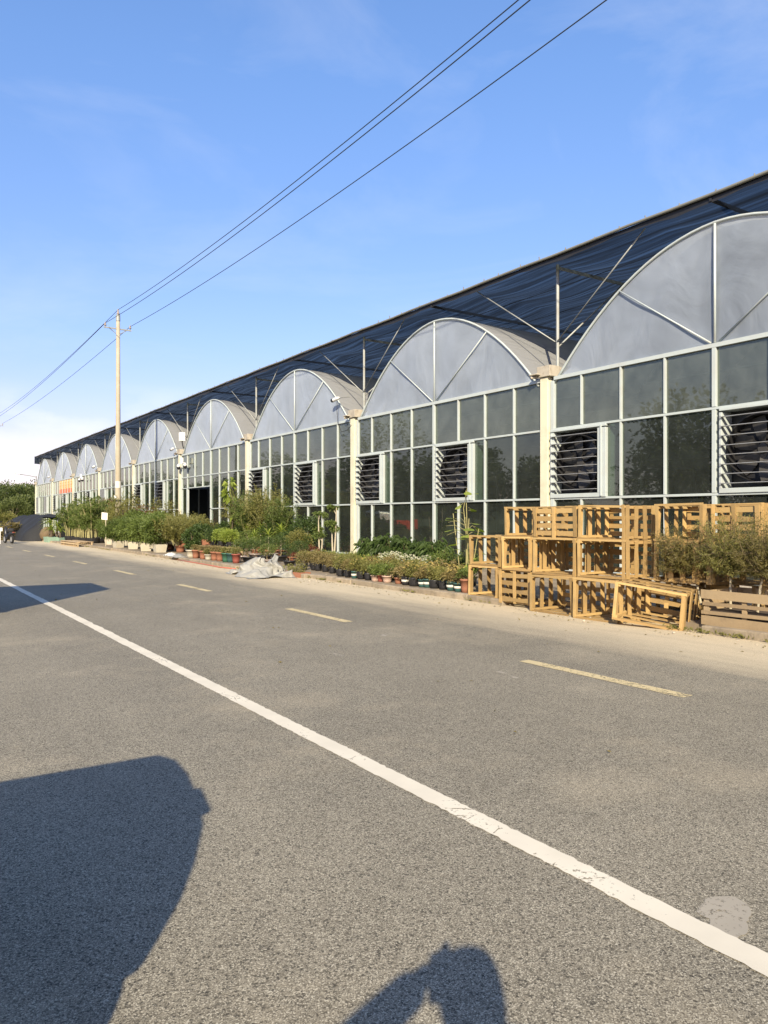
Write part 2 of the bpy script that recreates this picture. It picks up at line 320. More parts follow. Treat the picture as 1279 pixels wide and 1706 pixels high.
M = dict(
 asphalt=asphalt(), white_line=paint_mat('white_line', (0.64, 0.585, 0.455), 0.685), yellow_line=paint_mat('yellow_line', (0.56, 0.46, 0.25), 0.605),
 cement=mat('cement', (0.40, 0.36, 0.29), 0.9, var=0.3, scale=14, bump=0.6, bscale=90),
 dirt=mat('dirt', (0.22, 0.175, 0.115), 0.95, var=0.45, scale=2.2, bump=0.8, bscale=25, dirt=(0.33, 0.28, 0.2), dscale=0.9),
 soil=mat('soil', (0.07, 0.05, 0.035), 0.95, var=0.4, scale=20, bump=0.8, bscale=30),
 grass=mat('grass', (0.09, 0.11, 0.04), 0.95, var=0.5, scale=0.4, bump=1.0, bscale=8),
 kerb=mat('kerb', (0.30, 0.245, 0.17), 0.9, var=0.35, scale=5, bump=0.7, bscale=40, island=0.15, dirt=(0.12, 0.10, 0.07), dscale=3),
 cream=mat('cream_paint', (0.66, 0.62, 0.45), 0.5, var=0.06, scale=2, dirt=(0.42, 0.37, 0.25), dscale=0.8),
 alu=mat('white_aluminium', (0.45, 0.50, 0.48), 0.4, var=0.06, scale=3, dirt=(0.42, 0.43, 0.40), dscale=1.2),
 galv=mat('galvanised', (0.32, 0.335, 0.315), 0.5, 0.25, var=0.15, scale=8, dirt=(0.22, 0.2, 0.16), dscale=2),
 rustbox=mat('gutter_box', (0.42, 0.38, 0.30), 0.7, var=0.25, scale=9, dirt=(0.20, 0.15, 0.1), dscale=4),
 darkmetal=mat('dark_metal', (0.03, 0.03, 0.032), 0.5, 0.3, var=0.2), steel=mat('steel', (0.075, 0.072, 0.07), 0.5, 0.4, var=0.2),
 glass=glass_mat('glass', (0.58, 0.64, 0.60), 0.035), hazy_glass=glass_mat('hazy_glass', (0.50, 0.56, 0.52), 0.125), film=film_mat('film_gable', 0.50, (0.68, 0.77, 0.88), (1.2, 1.0, 0.7)), roof_film=film_mat('film_roof', 0.24, (0.44, 0.45, 0.45), (0.5, 2.0, 2.0)), net=net_mat('shade_net', 0.91),
 wood=wood_mat('crate_wood', (0.51, 0.333, 0.118)), grey_wood=wood_mat('pale_wood', (0.52, 0.375, 0.19)), dark_wood=wood_mat('dark_wood', (0.22, 0.14, 0.07)),
 concrete=mat('concrete_pole', (0.38, 0.335, 0.24), 0.85, var=0.15, scale=3, bump=0.3, bscale=30, dirt=(0.30, 0.24, 0.15), dscale=1.0),
 terra=mat('terracotta', (0.28, 0.12, 0.068), 0.8, var=0.2, scale=12, bump=0.2), blackpot=mat('black_pot', (0.018, 0.018, 0.02), 0.5, var=0.3, scale=12),
 tealpot=mat('teal_pot', (0.035, 0.09, 0.085), 0.5, var=0.2, scale=12), greenpot=mat('green_pot', (0.035, 0.11, 0.065), 0.6, var=0.2, scale=12),
 whitepot=mat('white_pot', (0.46, 0.43, 0.34), 0.7, var=0.2, scale=9, dirt=(0.4, 0.33, 0.22), dscale=5), mint=mat('mint_trough', (0.24, 0.36, 0.27), 0.6, var=0.12),
 label=mat('pot_band', (0.62, 0.6, 0.52), 0.6, var=0.1), pinkbag=mat('pink_bag', (0.45, 0.32, 0.25), 0.7, var=0.3, scale=20), redpot=mat('red_pot', (0.24, 0.065, 0.045), 0.65, var=0.2, scale=12),
 stem=mat('stem', (0.13, 0.10, 0.05), 0.85, var=0.3, scale=20), palestem=mat('pale_stem', (0.42, 0.37, 0.26), 0.85, var=0.25, scale=20), cane=mat('cane', (0.33, 0.30, 0.13), 0.6, var=0.3, scale=12),
 bark=mat('bark', (0.10, 0.075, 0.05), 0.95, var=0.4, scale=6, bump=0.8, bscale=15),
 L_dark=leaf_mat('leaf_dark', (0.09, 0.135, 0.036), (0.035, 0.062, 0.018)), L_mid=leaf_mat('leaf_mid', (0.18, 0.23, 0.055), (0.07, 0.105, 0.028)),
 L_olive=leaf_mat('leaf_olive', (0.26, 0.245, 0.075), (0.115, 0.125, 0.036)), L_dry=leaf_mat('leaf_dry', (0.30, 0.24, 0.10), (0.13, 0.11, 0.045)),
 L_lime=leaf_mat('leaf_lime', (0.36, 0.42, 0.08), (0.16, 0.22, 0.045), 0.45), L_red=leaf_mat('leaf_red', (0.24, 0.07, 0.045), (0.10, 0.03, 0.02)),
 L_white=leaf_mat('petal_white', (0.72, 0.70, 0.56), (0.5, 0.5, 0.36), 0.3), L_yel=leaf_mat('petal_yellow', (0.62, 0.48, 0.18), (0.45, 0.36, 0.12), 0.3),
 L_wisp=leaf_mat('leaf_wispy', (0.23, 0.195, 0.065), (0.10, 0.095, 0.03)), patch=paint_mat('patch', (0.34, 0.305, 0.235), 0.60),
 edge=mat('edge_pipe', (0.20, 0.20, 0.17), 0.6, 0.1, var=0.25, scale=3), pebble=mat('pebble', (0.34, 0.30, 0.23), 0.9, var=0.2, island=0.4),
 L_far=leaf_mat('leaf_far', (0.15, 0.175, 0.05), (0.04, 0.065, 0.02)),
 tarp=mat('tarp', (0.29, 0.285, 0.25), 0.55, var=0.25, scale=3, bump=0.35, bscale=14, dirt=(0.17, 0.155, 0.12), dscale=3),
 blacknet=mat('black_netting', (0.011, 0.012, 0.013), 0.8, var=0.4, scale=3, bump=0.4, bscale=12), hose=mat('red_hose', (0.42, 0.13, 0.08), 0.5),
 carwhite=mat('white_car_paint', (0.75, 0.75, 0.74), 0.25, var=0.03), carsilver=mat('silver_car_paint', (0.35, 0.36, 0.38), 0.25, 0.4, var=0.03),
 carred=mat('red_truck_paint', (0.55, 0.06, 0.03), 0.35, var=0.05), darkglass=mat('dark_glass', (0.012, 0.014, 0.016), 0.05, var=0.05), rubber=mat('rubber', (0.02, 0.02, 0.02), 0.85, var=0.3),
 lampw=mat('lamp_white', (0.8, 0.8, 0.76), 0.4, var=0.04), plasticblk=mat('black_plastic', (0.02, 0.02, 0.022), 0.4), porcelain=mat('porcelain', (0.30, 0.25, 0.22), 0.25, var=0.1),
 wire=mat('wire', (0.03, 0.035, 0.04), 0.6), orange=mat('orange_lettering', (0.72, 0.27, 0.07), 0.6, var=0.15, scale=3), orange2=mat('pale_orange', (0.80, 0.50, 0.22), 0.6, var=0.15), redsign=mat('red_print', (0.62, 0.17, 0.08), 0.6, var=0.2, scale=3),
 skin=mat('skin', (0.48, 0.28, 0.19), 0.5, var=0.06), shirt=mat('shirt', (0.10, 0.12, 0.16), 0.85, var=0.15, bump=0.2), trousers=mat('trousers', (0.04, 0.04, 0.05), 0.9, var=0.2, bump=0.2), hair=mat('hair', (0.01, 0.008, 0.007), 0.5),
 greenpipe=mat('green_frame', (0.03, 0.22, 0.12), 0.5), clay=mat('clay_ball', (0.13, 0.09, 0.045), 0.8, var=0.3), board=mat('sign_board', (0.78, 0.74, 0.62), 0.6, var=0.08),
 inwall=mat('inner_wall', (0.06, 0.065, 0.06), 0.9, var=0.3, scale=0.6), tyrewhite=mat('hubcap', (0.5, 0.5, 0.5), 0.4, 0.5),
 slat=mat('louvre_metal', (0.36, 0.37, 0.37), 0.45, 0.3, var=0.15, dirt=(0.2, 0.19, 0.16), dscale=5),
 hill=mat('hill_wood', (0.05, 0.065, 0.03), 0.95, var=0.5, scale=0.06),
)
# ------------------------------------------------------------------ the setting
XF, BAY = 14.48, 9.6
YC = lambda i: 14.31+BAY*i
b = MB(); b.add([(-2500,-2500,-0.05),(2500,-2500,-0.05),(2500,2500,-0.05),(-2500,2500,-0.05)], [(0,1,2,3)])
struct(b.build('ground', M['grass']))
b = MB(); ys = [-40, 0, 20, 40, 60, 80, 100, 130, 200]
for y0, y1 in zip(ys[:-1], ys[1:]): b.add([(-8.5,y0,0),(9.75,y0,0),(9.75,y1,0),(-8.5,y1,0)], [(0,1,2,3)])
struct(b.build('road', M['asphalt']))
# white edge line with chipped edges, pale yellow dashes
def strip(name, xc, wd, y0, y1, m, step=0.04, jag=0.008, xoff=lambda y: 0):
    n = int((y1-y0)/step); V = []; F = []
    for i in range(n+1):
        y = y0+(y1-y0)*i/n; o = xoff(y)
        V += [(xc-wd/2+rng.gauss(0, jag)+o, y, 0.004), (xc+o, y, 0.004), (xc+wd/2+rng.gauss(0, jag)+o, y, 0.004)]
    for i in range(n): F += [(3*i,3*i+1,3*i+4,3*i+3),(3*i+1,3*i+2,3*i+5,3*i+4)]
    q = MB(); q.add(V, F); return q.build(name, m)
wl = MB()
parts = [(-3, 9, 0.035, 0.0032), (9, 30, 0.1, 0.005), (30, 130, 1.0, 0.0)]
for y0, y1, st_, jg in parts:
    n = int((y1-y0)/st_); V = []; F = []
    for i in range(n+1):
        y = y0+(y1-y0)*i/n; jj = 0 if i in (0, n) else 1
        V += [(2.425+jj*rng.gauss(0, jg), y, 0.004), (2.555+jj*rng.gauss(0, jg), y, 0.004)]
    for i in range(n): F.append((2*i, 2*i+1, 2*i+3, 2*i+2))
    wl.add(V, F)
struct(wl.build('white_line', M['white_line']))
yl = MB()
for k in range(-1, 20):
    y0 = 3.98+5.55*k; n = 40; V = []; F = []
    for i in range(n+1):
        y = y0+1.95*i/n; V += [(5.60+rng.gauss(0, .003), y, 0.004), (5.745+rng.gauss(0, .003), y, 0.004)]
    for i in range(n): F.append((2*i, 2*i+1, 2*i+3, 2*i+2))
    yl.add(V, F)
struct(yl.build('yellow_dashes', M['yellow_line']))
def blob(c, rx, ry, z, n=36, am=0.25, rz=0.0):
    V = [(c[0], c[1], z)]; ph = [rng.uniform(0, 6.28) for _ in range(5)]
    for j in range(n):
        a = 2*math.pi*j/n; r = 1+sum(am/(q+1)*math.sin((q+2)*a+ph[q]) for q in range(5))+rng.gauss(0, .03)
        x, y = rx*r*math.cos(a), ry*r*math.sin(a)
        V.append((c[0]+x*math.cos(rz)-y*math.sin(rz), c[1]+x*math.sin(rz)+y*math.cos(rz), z))
    return V, [(0, j+1, (j+1)%n+1) for j in range(n)]
pb = MB(); pb.add(*blob((2.67, 1.71), .14, .105, 0.003, am=.22, rz=.5))
for c, r in (((5.05, 5.6), .035), ((5.0, 5.35), .03), ((4.2, 7.3), .05), ((5.4, 8.2), .04)): pb.add(*blob(c, r, r*1.6, 0.003))
struct(pb.build('road_patch', M['patch']))
# kerb of single stones, and the strip behind it
kb = MB(); y = -14.0
while y < 62:
    L = rng.uniform(0.85, 1.15)
    if not (6.55 < y+L/2 < 9.95) :
        dx = rng.gauss(0, .018)+0.10*math.sin(y*.21)*(y > 16); h = 0.105+rng.gauss(0, .008)
        kb.box((9.035+dx, y+L/2, h/2-0.02), (0.17, L-0.02, h+0.04), (rng.gauss(0, .01), rng.gauss(0, .03), rng.gauss(0, .012)))
    y += L
struct(kb.build('kerb', M['kerb'], bevel=0.018))
pv = MB()
def slab(x0, x1, y0, y1, z, n=1):
    pv.add([(x0,y0,z),(x1,y0,z),(x1,y1,z),(x0,y1,z),(x0,y0,-.04),(x0,y1,-.04)], [(0,1,2,3),(4,0,3,5)])
slab(9.1, 14.45, -16, 6.5, 0.09); slab(9.72, 14.45, 6.5, 9.95, 0.09); slab(9.1, 14.45, 9.95, 62, 0.09); slab(9.4, 14.45, 62, 100, 0.06)
struct(pv.build('pavement', M['dirt']))
fl = MB(); fl.add([(14.5,-14,0.06),(62,-14,0.06),(62,91.4,0.06),(14.5,91.4,0.06)], [(0,1,2,3)])
struct(fl.build('floor', M['dirt']))

# ------------------------------------------------------------------ greenhouse
G = thing('greenhouse', 'long multi-span greenhouse with glazed front, arched film roofs and louvred fans beside the road', 'greenhouse', (XF, 0, 0))
ZS, ZL, ZM, ZE = 0.19, 1.99, 3.77, 5.07
def arch_z(dy): return 7.63-0.1265*dy*dy-0.02*abs(dy)
I0, I1 = -2, 8
for i in range(I0, I1+1):
    c = MB(); y = YC(i)
    c.bb((-.11, y-.13, .09), (.07, y+.13, 5.13)); c.bb((-.135, y-.15, .09), (.09, y+.15, .24))
    c.bb((-.05, y-.30, .09), (.06, y-.19, 5.02), 1)
    c.bb((-.03, y-.145, .09), (.03, y-.18, 5.0), 1)
    co = c.build('column', [M['cream'], M['alu']], G, bevel=.008)
    g = MB()
    g.bb((-.16, y-.26, 5.14), (.22, y+.20, 5.42))                       # gutter head
    g.bb((-.30, y+.06, 5.20), (-.165, y+.34, 5.235)); g.tube([(-.26, y+.32, 5.15), (-.14, y+.2, 5.17)], .04)
    for s in (-.21, .17): g.bb((.23, y+s-.02, 5.10), (44, y+s+.02, 5.40))
    g.bb((.23, y-.19, 5.09), (44, y+.15, 5.13))
    g.build('gutter', M['rustbox'], G, bevel=.01)
def glaze(pb_list, x, y0, y1, z0, z1):
    q = MB(); q.hazy = z0 > ZM; a = rng.gauss(0, .0022); e = rng.gauss(0, .0018)
    q.box((x, (y0+y1)/2, (z0+z1)/2), (.008, abs(y1-y0), z1-z0), (0, e, a)); pb_list.append(q)
fan_proto = {}
def make_fan(parent, y, closed):
    """Exhaust fan box hung between low and mid rail; y is its far (larger Y) edge."""
    W_, z0, z1 = 1.80, ZL+.02, ZM-.02
    f = MB()
    f.bb((-.075, y, z1-.055), (.30, y-W_, z1)); f.bb((-.075, y, z0), (.30, y-W_, z0+.10))
    f.bb((-.075, y, z0+.10), (.30, y-.055, z1-.085)); f.bb((-.075, y-W_+.25, z0+.10), (.30, y-W_, z1-.085))
    f.bb((-.10, y-W_+.16, z0+.02), (-.077, y-W_+.11, z1-.02))
    f.bb((.30, y-.02, z0+.02), (.33, y-W_+.02, z1-.02), 1)
    fo = f.build('exhaust_fan', [M['alu'], M['darkmetal']], parent, bevel=.006)
    yc, zc = y-(.055+W_-.27)/2, (z0+.10+z1-.085)/2
    n = 8; hgt = (z1-.085)-(z0+.10)
    for k in range(n):
        z = z0+.10+hgt*(k+.5)/n
        s = MB()
        if closed: s.box((-.055, yc, z), (.012, W_-.27-.055-.03, hgt/n*1.05), (0, R(-9), 0))
        else:
            tl = R(rng.uniform(-1.5, 2.5))
            s.box((-.07, yc, z), (.105, W_-.27-.055-.02, .012), (0, tl, 0)); s.bb((-.125, yc+.73, z-.035), (-.112, yc+.755, z+.02)); 
        s.build('louvre_slat', M['slat'], fo)
    h = MB(); h.tube([(.16, yc, zc), (.28, yc, zc)], [.10, .13], 14); h.build('fan_hub', M['steel'], fo)
    for k in range(6):
        a = 2*math.pi*k/6+.35; ca, sa = math.cos(a), math.sin(a)
        V = []
        for r_, wd in ((.11, .07), (.3, .13), (.5, .17), (.64, .15)):
            for s, dx in ((-1, .03), (1, -.05)):
                V.append((.22+dx*(1-r_*.4), yc+r_*ca-s*wd*sa, zc+r_*sa+s*wd*ca))
        q = MB(); F = [(2*j, 2*j+1, 2*j+3, 2*j+2) for j in range(3)]
        q.add(V, F); bo = q.build('fan_blade', M['steel'], fo)
        so_ = bo.modifiers.new('solid', 'SOLIDIFY'); so_.thickness = .006
    rr = MB(); N_ = 28
    for j in range(N_):
        a0, a1 = 2*math.pi*j/N_, 2*math.pi*(j+1)/N_
        rr.bar((.17, yc+.69*math.cos(a0), zc+.69*math.sin(a0)), (.17, yc+.69*math.cos(a1), zc+.69*math.sin(a1)), .02, .25, up=(1,0,0))
    rr.build('fan_shroud', M['darkmetal'], fo)
for j in range(I0, I1):
    y0, y1 = YC(j)+.13, YC(j+1)-.30
    Y1 = YC(j+1); yy = [Y1-1.2*k for k in range(9)]; yy[0] = y1+.0; yy[8] = y0
    door = (j == 2)
    fr = MB(); panes = []
    def hrail(z, a, c_, h=.052, x0=-.045, x1=.04): fr.bb((x0, a, z-h/2), (x1, c_, z+h/2))
    hrail(ZS, y0, y1, .07); fr.bb((-.09, y0, .09), (.08, y1, .155), 1)
    fans = [] if door else [(Y1-.19, 0), (Y1-4.93, 4)]
    skip = []
    for fy, k in fans: skip.append((fy-1.8, fy))
    for z in (ZL, ZM):
        if door and z == ZL: hrail(z, y0, yy[4])
        else: hrail(z, y0, y1)
    hrail(ZE, y0-.0, y1+.0, .09, -.06, .05)
    if door:
        hrail(3.17, yy[4], y1)
    for k in range(1, 8):
        wd = .09 if k == 4 else .045; y = yy[k]
        x0, x1 = (-.052, .05) if k != 4 else (-.056, .085)
        fr.bb((x0, y-wd/2, ZM+.031), (x1, y+wd/2, ZE-.045))
        if door and k < 4:
            fr.bb((x0, y-wd/2, 3.17+.031), (x1, y+wd/2, ZM-.031))
            if k == 1: fr.bb((x0-.01, y-.07, .16), (x1, y+.07, 3.139))
        else:
            if not any(a-.02 < y < c_+.02 for a, c_ in skip): fr.bb((x0, y-wd/2, ZL+.031), (x1, y+wd/2, ZM-.031))
            fr.bb((x0, y-wd/2, ZS+.035), (x1, y+wd/2, ZL-.031))
    wf = fr.build('window_wall', [M['alu'], M['cement']], G, bevel=.004)
    for k in range(8):
        a, c_ = yy[k+1]+.03, yy[k]-.03
        glaze(panes, .012, a, c_, ZM+.03, ZE-.045)
        if door and k < 4:
            glaze(panes, .012, a, c_, 3.2, ZM-.03)
            if k == 0: glaze(panes, .012, a, c_, ZS+.035, 3.14)
        else:
            glaze(panes, .012, a, c_, ZS+.035, ZL-.03)
            m0, m1 = a, c_
            for s0, s1 in skip:
                if s0 < m0 and s1 > m1-.25: m0 = m1 = None; break
                if s0 < m0 < s1: m0 = s1
                elif s0 < m1 < s1: m1 = s0
                if m1-m0 < .08: m0 = m1 = None; break
            if m0 is not None: glaze(panes, .012, m0, m1, ZL+.03, ZM-.03)
    if j in (-1, 0, 1, 2):
        for q in panes: q.build('pane', M['hazy_glass' if q.hazy else 'glass'], wf)
    else:
        A = MB()
        for q in panes: A.add(q.v, q.f, int(q.hazy))
        A.build('glazing', [M['glass'], M['hazy_glass']], wf)
    for fy, k in fans: make_fan(G, fy, closed=(j == 7 or (j == 4 and k == 0)))
    # gable film, arch rim and struts
    yc = (YC(j)+YC(j+1))/2; hw = 4.52; n = 32
    ring = [(yc-hw+2*hw*q/n, arch_z(-hw+2*hw*q/n)) for q in range(n+1)]
    gm = MB(); gy = 24; gz = 10; V = []; F = []
    for q in range(n+1):
        for r_ in range(gz+1):
            z = 5.115+(ring[q][1]-5.115)*r_/gz
            bul = .05*math.sin(math.pi*r_/gz)*math.sin(math.pi*q/n)*math.sin(q*.9+j)
            V.append((.03+bul*.5, ring[q][0], z))
    for q in range(n):
        for r_ in range(gz): F.append((q*(gz+1)+r_, (q+1)*(gz+1)+r_, (q+1)*(gz+1)+r_+1, q*(gz+1)+r_+1))
    gm.add(V, F); gf = gm.build('gable_film', M['film'], G, smooth=True)
    s = MB(); s.tube([(-.0, a, z) for a, z in ring], .031, 8)
    s.build('arch_rim', M['alu'], gf, smooth=True)
    for (ya, za), (yb, zb), r_ in (((yc, 5.13), (yc, arch_z(0)-.03), .027), ((yc+.09, 5.14), (yc+2.45, arch_z(2.45)-.02), .018), ((yc-.09, 5.14), (yc-2.45, arch_z(2.45)-.02), .018)):
        s = MB(); s.tube([(-.015, ya, za), (-.015, yb, zb)], r_, 8); s.build('gable_strut', M['alu'], gf, smooth=True)
    # film barrel behind
    ro = MB(); V = []; F = []; xs = [0.04, .8, 2, 4, 8, 14, 22, 32, 44]
    for xi, x in enumerate(xs):
        for a, z in ring: V.append((x, a, z+.006+.012*math.sin(xi*1.7+a*3)))
    for xi in range(len(xs)-1):
        for q in range(n): F.append((xi*(n+1)+q, xi*(n+1)+q+1, (xi+1)*(n+1)+q+1, (xi+1)*(n+1)+q))
    ro.add(V, F); rf = ro.build('arched_roof', M['roof_film'], G, smooth=True)
    bw = MB()
    for x in (3.2, 6.4, 9.6, 14, 20, 28, 36):
        bw.tube([(x, a, z-.06) for a, z in ring], .025, 6)
        bw.tube([(x, YC(j)+.3, 5.2), (x, YC(j+1)-.3, 5.2)], .03, 6)
    for q in (8, 16, 24): bw.tube([(.1, ring[q][0], ring[q][1]-.05), (44, ring[q][0], ring[q][1]-.05)], .018, 6)
    bw.build('roof_bows', M['galv'], rf)
ip = MB()
for i in range(I0, I1+1):
    for x in (8, 16, 24, 34): ip.bb((x-.05, YC(i)-.05, .06), (x+.05, YC(i)+.05, 5.08))
ip.build('inner_posts', M['galv'], G)
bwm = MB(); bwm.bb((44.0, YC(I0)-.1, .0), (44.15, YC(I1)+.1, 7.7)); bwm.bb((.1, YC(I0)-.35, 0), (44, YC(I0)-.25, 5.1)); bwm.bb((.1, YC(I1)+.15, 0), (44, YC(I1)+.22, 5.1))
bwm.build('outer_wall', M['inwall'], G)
dl = MB(); yd0, yd1 = YC(3)-4.8, YC(3)-1.27
dl.bb((.09, yd0+1.75, .1), (.13, yd0+.05, 3.1)); 
# sliding door leaf pushed open inside: aluminium frame
d2 = MB()
for a, c_ in (((.10, yd0+.02, .1), (.15, yd0+.1, 3.12)),): d2.bb(a, c_)
d2.build('door_post', M['alu'], G)

# ------------------------------------------------------------------ shade canopy over the roofs
ZC = 8.16
C_ = thing('shade_canopy', 'dark blue-black shade net stretched flat on pipe posts above the arched roofs', 'shade net', (14.36, 0, 0))
nm = MB(); ny = 340; xs = [0, .05, .3, .6, .9, 1.2, 1.6, 2, 2.4, 2.8, 3.3, 4, 5, 6, 7, 8, 9, 10, 12, 14, 17, 20, 24, 28, 34, 40, 46]; V = []; F = []
ya, yb = YC(I0)-.4, YC(I1)+.4
for q in range(ny+1):
    y = ya+(yb-ya)*q/ny; ph = ((y-YC(0)) % 3.2)/3.2
    for x in xs:
        sag = -.10*math.sin(math.pi*ph)*min(1, x/.8)-.05*math.sin(math.pi*((x % 2.0)/2.0))*(x > .3)+.015*math.sin(y*2.1+x*1.3)*min(1, x)
        V.append((x, y, ZC+.0+sag))
k = len(xs)
for q in range(ny):
    for r_ in range(k-1): F.append((q*k+r_, q*k+r_+1, (q+1)*k+r_+1, (q+1)*k+r_))
# hem hanging at the far end
b0 = len(V)
for r_, x in enumerate((0, .6, 1.4, 2.4, 3.6, 5)):
    V += [(x, yb, ZC), (x, yb+.05, ZC-.25-.45*max(0, 1-x/4)-.12*math.sin(r_*2))]
for r_ in range(5): F.append((b0+2*r_, b0+2*r_+2, b0+2*r_+3, b0+2*r_+1))
nm.add(V, F); nm.build('net', M['net'], C_, smooth=True)
e = MB(); npt = 80
e.tube([(0, ya+(yb-ya)*q/npt, ZC+.03+.012*math.sin(q*1.9)) for q in range(npt+1)], .036, 8)
hm = [(0.0, ya+(yb-ya)*q/npt, 0) for q in range(npt+1)]
for q in range(int((yb-ya)/.8)):
    y = ya+.4+q*.8+rng.uniform(-.15, .15); e.bar((0, y, ZC+.02), (.0, y+rng.uniform(-.03, .03), ZC+.09+rng.uniform(0, .05)), .02, .02)
e.build('edge_rail', M['edge'], C_, smooth=True)
hmb = MB(); V = []; F = []
for q in range(241):
    y = ya+(yb-ya)*q/240
    V += [(.05, y, ZC+.015), (.055+.01*math.sin(q), y, ZC-.11-.03*math.sin(q*.7)-.015*math.sin(q*2.3))]
for q in range(240): F.append((2*q, 2*q+2, 2*q+3, 2*q+1))
hmb.add(V, F); hmb.build('net_hem', M['darkmetal'], C_)
cb = MB()
for x in (2, 4, 6, 8.5, 11, 14): cb.tube([(x, ya, ZC-.03), (x, yb, ZC-.03)], .012, 5)
cb.build('cables', M['darkmetal'], C_)
for i in range(I0, I1+1):
    y = YC(i); x = .52
    p = MB(); p.tube([(x, y, 5.2), (x, y, ZC-.02)], .043, 10); p.bb((x-.08, y-.08, 5.42), (x+.08, y+.08, 5.46)); p.build('post', M['galv'], C_, smooth=False)
    r_ = MB(); r_.bar((x, y-.06, ZC-.13), (x+44, y-.06, ZC-.13), .05, .07); r_.build('rafter', M['galv'], C_)
    r_ = MB(); r_.bar((0.02, y-4.75, ZC-.07), (44, y-4.75, ZC-.07), .05, .07); r_.build('rafter', M['darkmetal'], C_)
    for s in (-1, 1):
        if (i == I0 and s < 0) or (i == I1 and s > 0): continue
        bq = MB(); bq.tube([(x-.05, y+s*.04, 6.12), (x-.25, y+s*2.95, ZC-.04)], .017, 7); bq.build('brace', M['galv'], C_, smooth=True)
    bq = MB(); bq.tube([(x+.04, y, 6.0), (x+2.6, y+.02, ZC-.1)], .024, 7); bq.build('brace', M['galv'], C_, smooth=True)
# ------------------------------------------------------------------ wooden crates
def board(q, a, b_, w_, h_, up=(0,0,1), m=0):
    """one rough sawn board from a to b_, slightly off true and waney along one edge"""
    a = Vector(a); b_ = Vector(b_); j = .007
    a += Vector((rng.gauss(0,j), rng.gauss(0,j), rng.gauss(0,j))); b_ += Vector((rng.gauss(0,j), rng.gauss(0,j), rng.gauss(0,j)))
    d = (b_-a); L = d.length; d.normalize(); u = Vector(up)
    if abs(d.dot(u)) > .98: u = Vector((1,0,0))
    s = d.cross(u).normalized(); u = s.cross(d); n = 6; V = []; F = []
    ph = rng.uniform(0, 6.28); wv = rng.choice((.0, .0, .006, .012))*(w_ > .05)
    for i in range(n+1):
        c = a+d*L*i/n; x0 = -w_/2+wv*math.sin(ph+i*1.1); x1 = w_/2+wv*.6*math.sin(ph*2+i*.9)
        V += [c+s*x0-u*h_/2, c+s*x1-u*h_/2, c+s*x1+u*h_/2, c+s*x0+u*h_/2]
    for i in range(n):
        for k in range(4): F.append((4*i+k, 4*i+(k+1)%4, 4*i+4+(k+1)%4, 4*i+4+k))
    F += [(3,2,1,0), (4*n, 4*n+1, 4*n+2, 4*n+3)]
    q.add(V, F, m)
def crate(name, label, cat, loc, rot, W_=.88, H_=.56, D_=.74, wood='wood', missing=(), group='slatted wooden crates stacked by the kerb'):
    """Slatted crate lying on its side; the open top looks along -x, the slatted base closes +x."""
    t = thing(name, label, cat, loc, rot, group)
    th = .014; rings = 4; bw = .078
    fr = MB()
    for sy in (-1, 1):
        for z in (.022+th, H_-.022-th): fr.bar((.0, sy*(W_/2-.03-th), z), (D_-.02, sy*(W_/2-.03-th), z), .045, .035)
    # rim round the opening
    board(fr, (.0, -W_/2, .008), (.0, W_/2, .008), .012, .03, up=(0,0,1)); board(fr, (.0, -W_/2, H_-.008), (.0, W_/2, H_-.008), .012, .03)
    for sy in (-1, 1): board(fr, (-.001, sy*(W_/2-.024), .0), (-.001, sy*(W_/2-.024), H_), .046, .013, up=(1,0,0))
    fr.build('frame', M[wood], t)
    for sy, nm in ((-1, 'slatted_side'), (1, 'slatted_side')):
        q = MB()
        for k in range(rings):
            if (sy, k) in missing: continue
            x = .055+(D_-.13)*k/(rings-1)
            board(q, (x, sy*(W_/2-th/2), .002), (x, sy*(W_/2-th/2), H_-.002), th, bw, up=(1,0,0)) if False else board(q, (x, sy*(W_/2-th/2), .002), (x, sy*(W_/2-th/2), H_-.002), bw, th, up=(0,1,0))
        q.build(nm, M[wood], t)
    for z in (th/2, H_-th/2):
        q = MB()
        for k in range(rings):
            x = .055+(D_-.13)*k/(rings-1)
            if (z > .1 and ('t', k) in missing): continue
            board(q, (x, -W_/2+th, z), (x, W_/2-th, z), bw, th, up=(0,0,1))
        q.build('slatted_long_side', M[wood], t)
    q = MB()
    for k in range(4):
        z = .075+(H_-.15)*k/3
        board(q, (D_-.012, -W_/2+.01, z), (D_-.012, W_/2-.01, z), .074, th, up=(1,0,0))
    q.build('slatted_base', M[wood], t)
    for y in (-W_/2+.04, 0, W_/2-.04):
        q = MB(); board(q, (D_+.004, y, .01), (D_+.004, y, H_-.01), .06, .018, up=(1,0,0)); q.build('batten', M[wood], t)
    return t
H = .555
def cr(px0, px1, X, z, label, flip=False, rz=0., rx=0., ry=0., Hh=.55, D_=.74, **k):
    ya_, yb_ = px_y(px0, X), px_y(px1, X); W_ = max(.62, ya_-yb_-.012)
    rot = (rx, ry, rz+(math.pi if flip else 0)); yc = (ya_+yb_)/2
    return crate('wooden_crate', label, 'crate', (X+(D_ if flip else 0), yc, z), rot, W_, Hh, D_, **k)
A_ = 'open slatted crate '
cr(780, 829, 9.0, .09, A_+'in the bottom row beside the terracotta pot, leftmost of the stack', rz=R(-1))
cr(830, 882, 8.95, .05, 'slatted crate in the bottom row turned with its battened base to the road', flip=True, Hh=.56, rz=R(1.5))
cr(884, 953, 8.80, .0, A_+'in the bottom row right of the one turned round', Hh=.59, rz=R(1.5), missing=((-1, 3),))
cr(955, 1030, 8.74, .0, A_+'in the bottom row just left of the tilted one', Hh=.61, rz=R(1))
cr(782, 833, 9.02, .65, A_+'in the middle row at its left end beside the climbing plant', rz=R(1), Hh=.53, missing=((-1,3),))
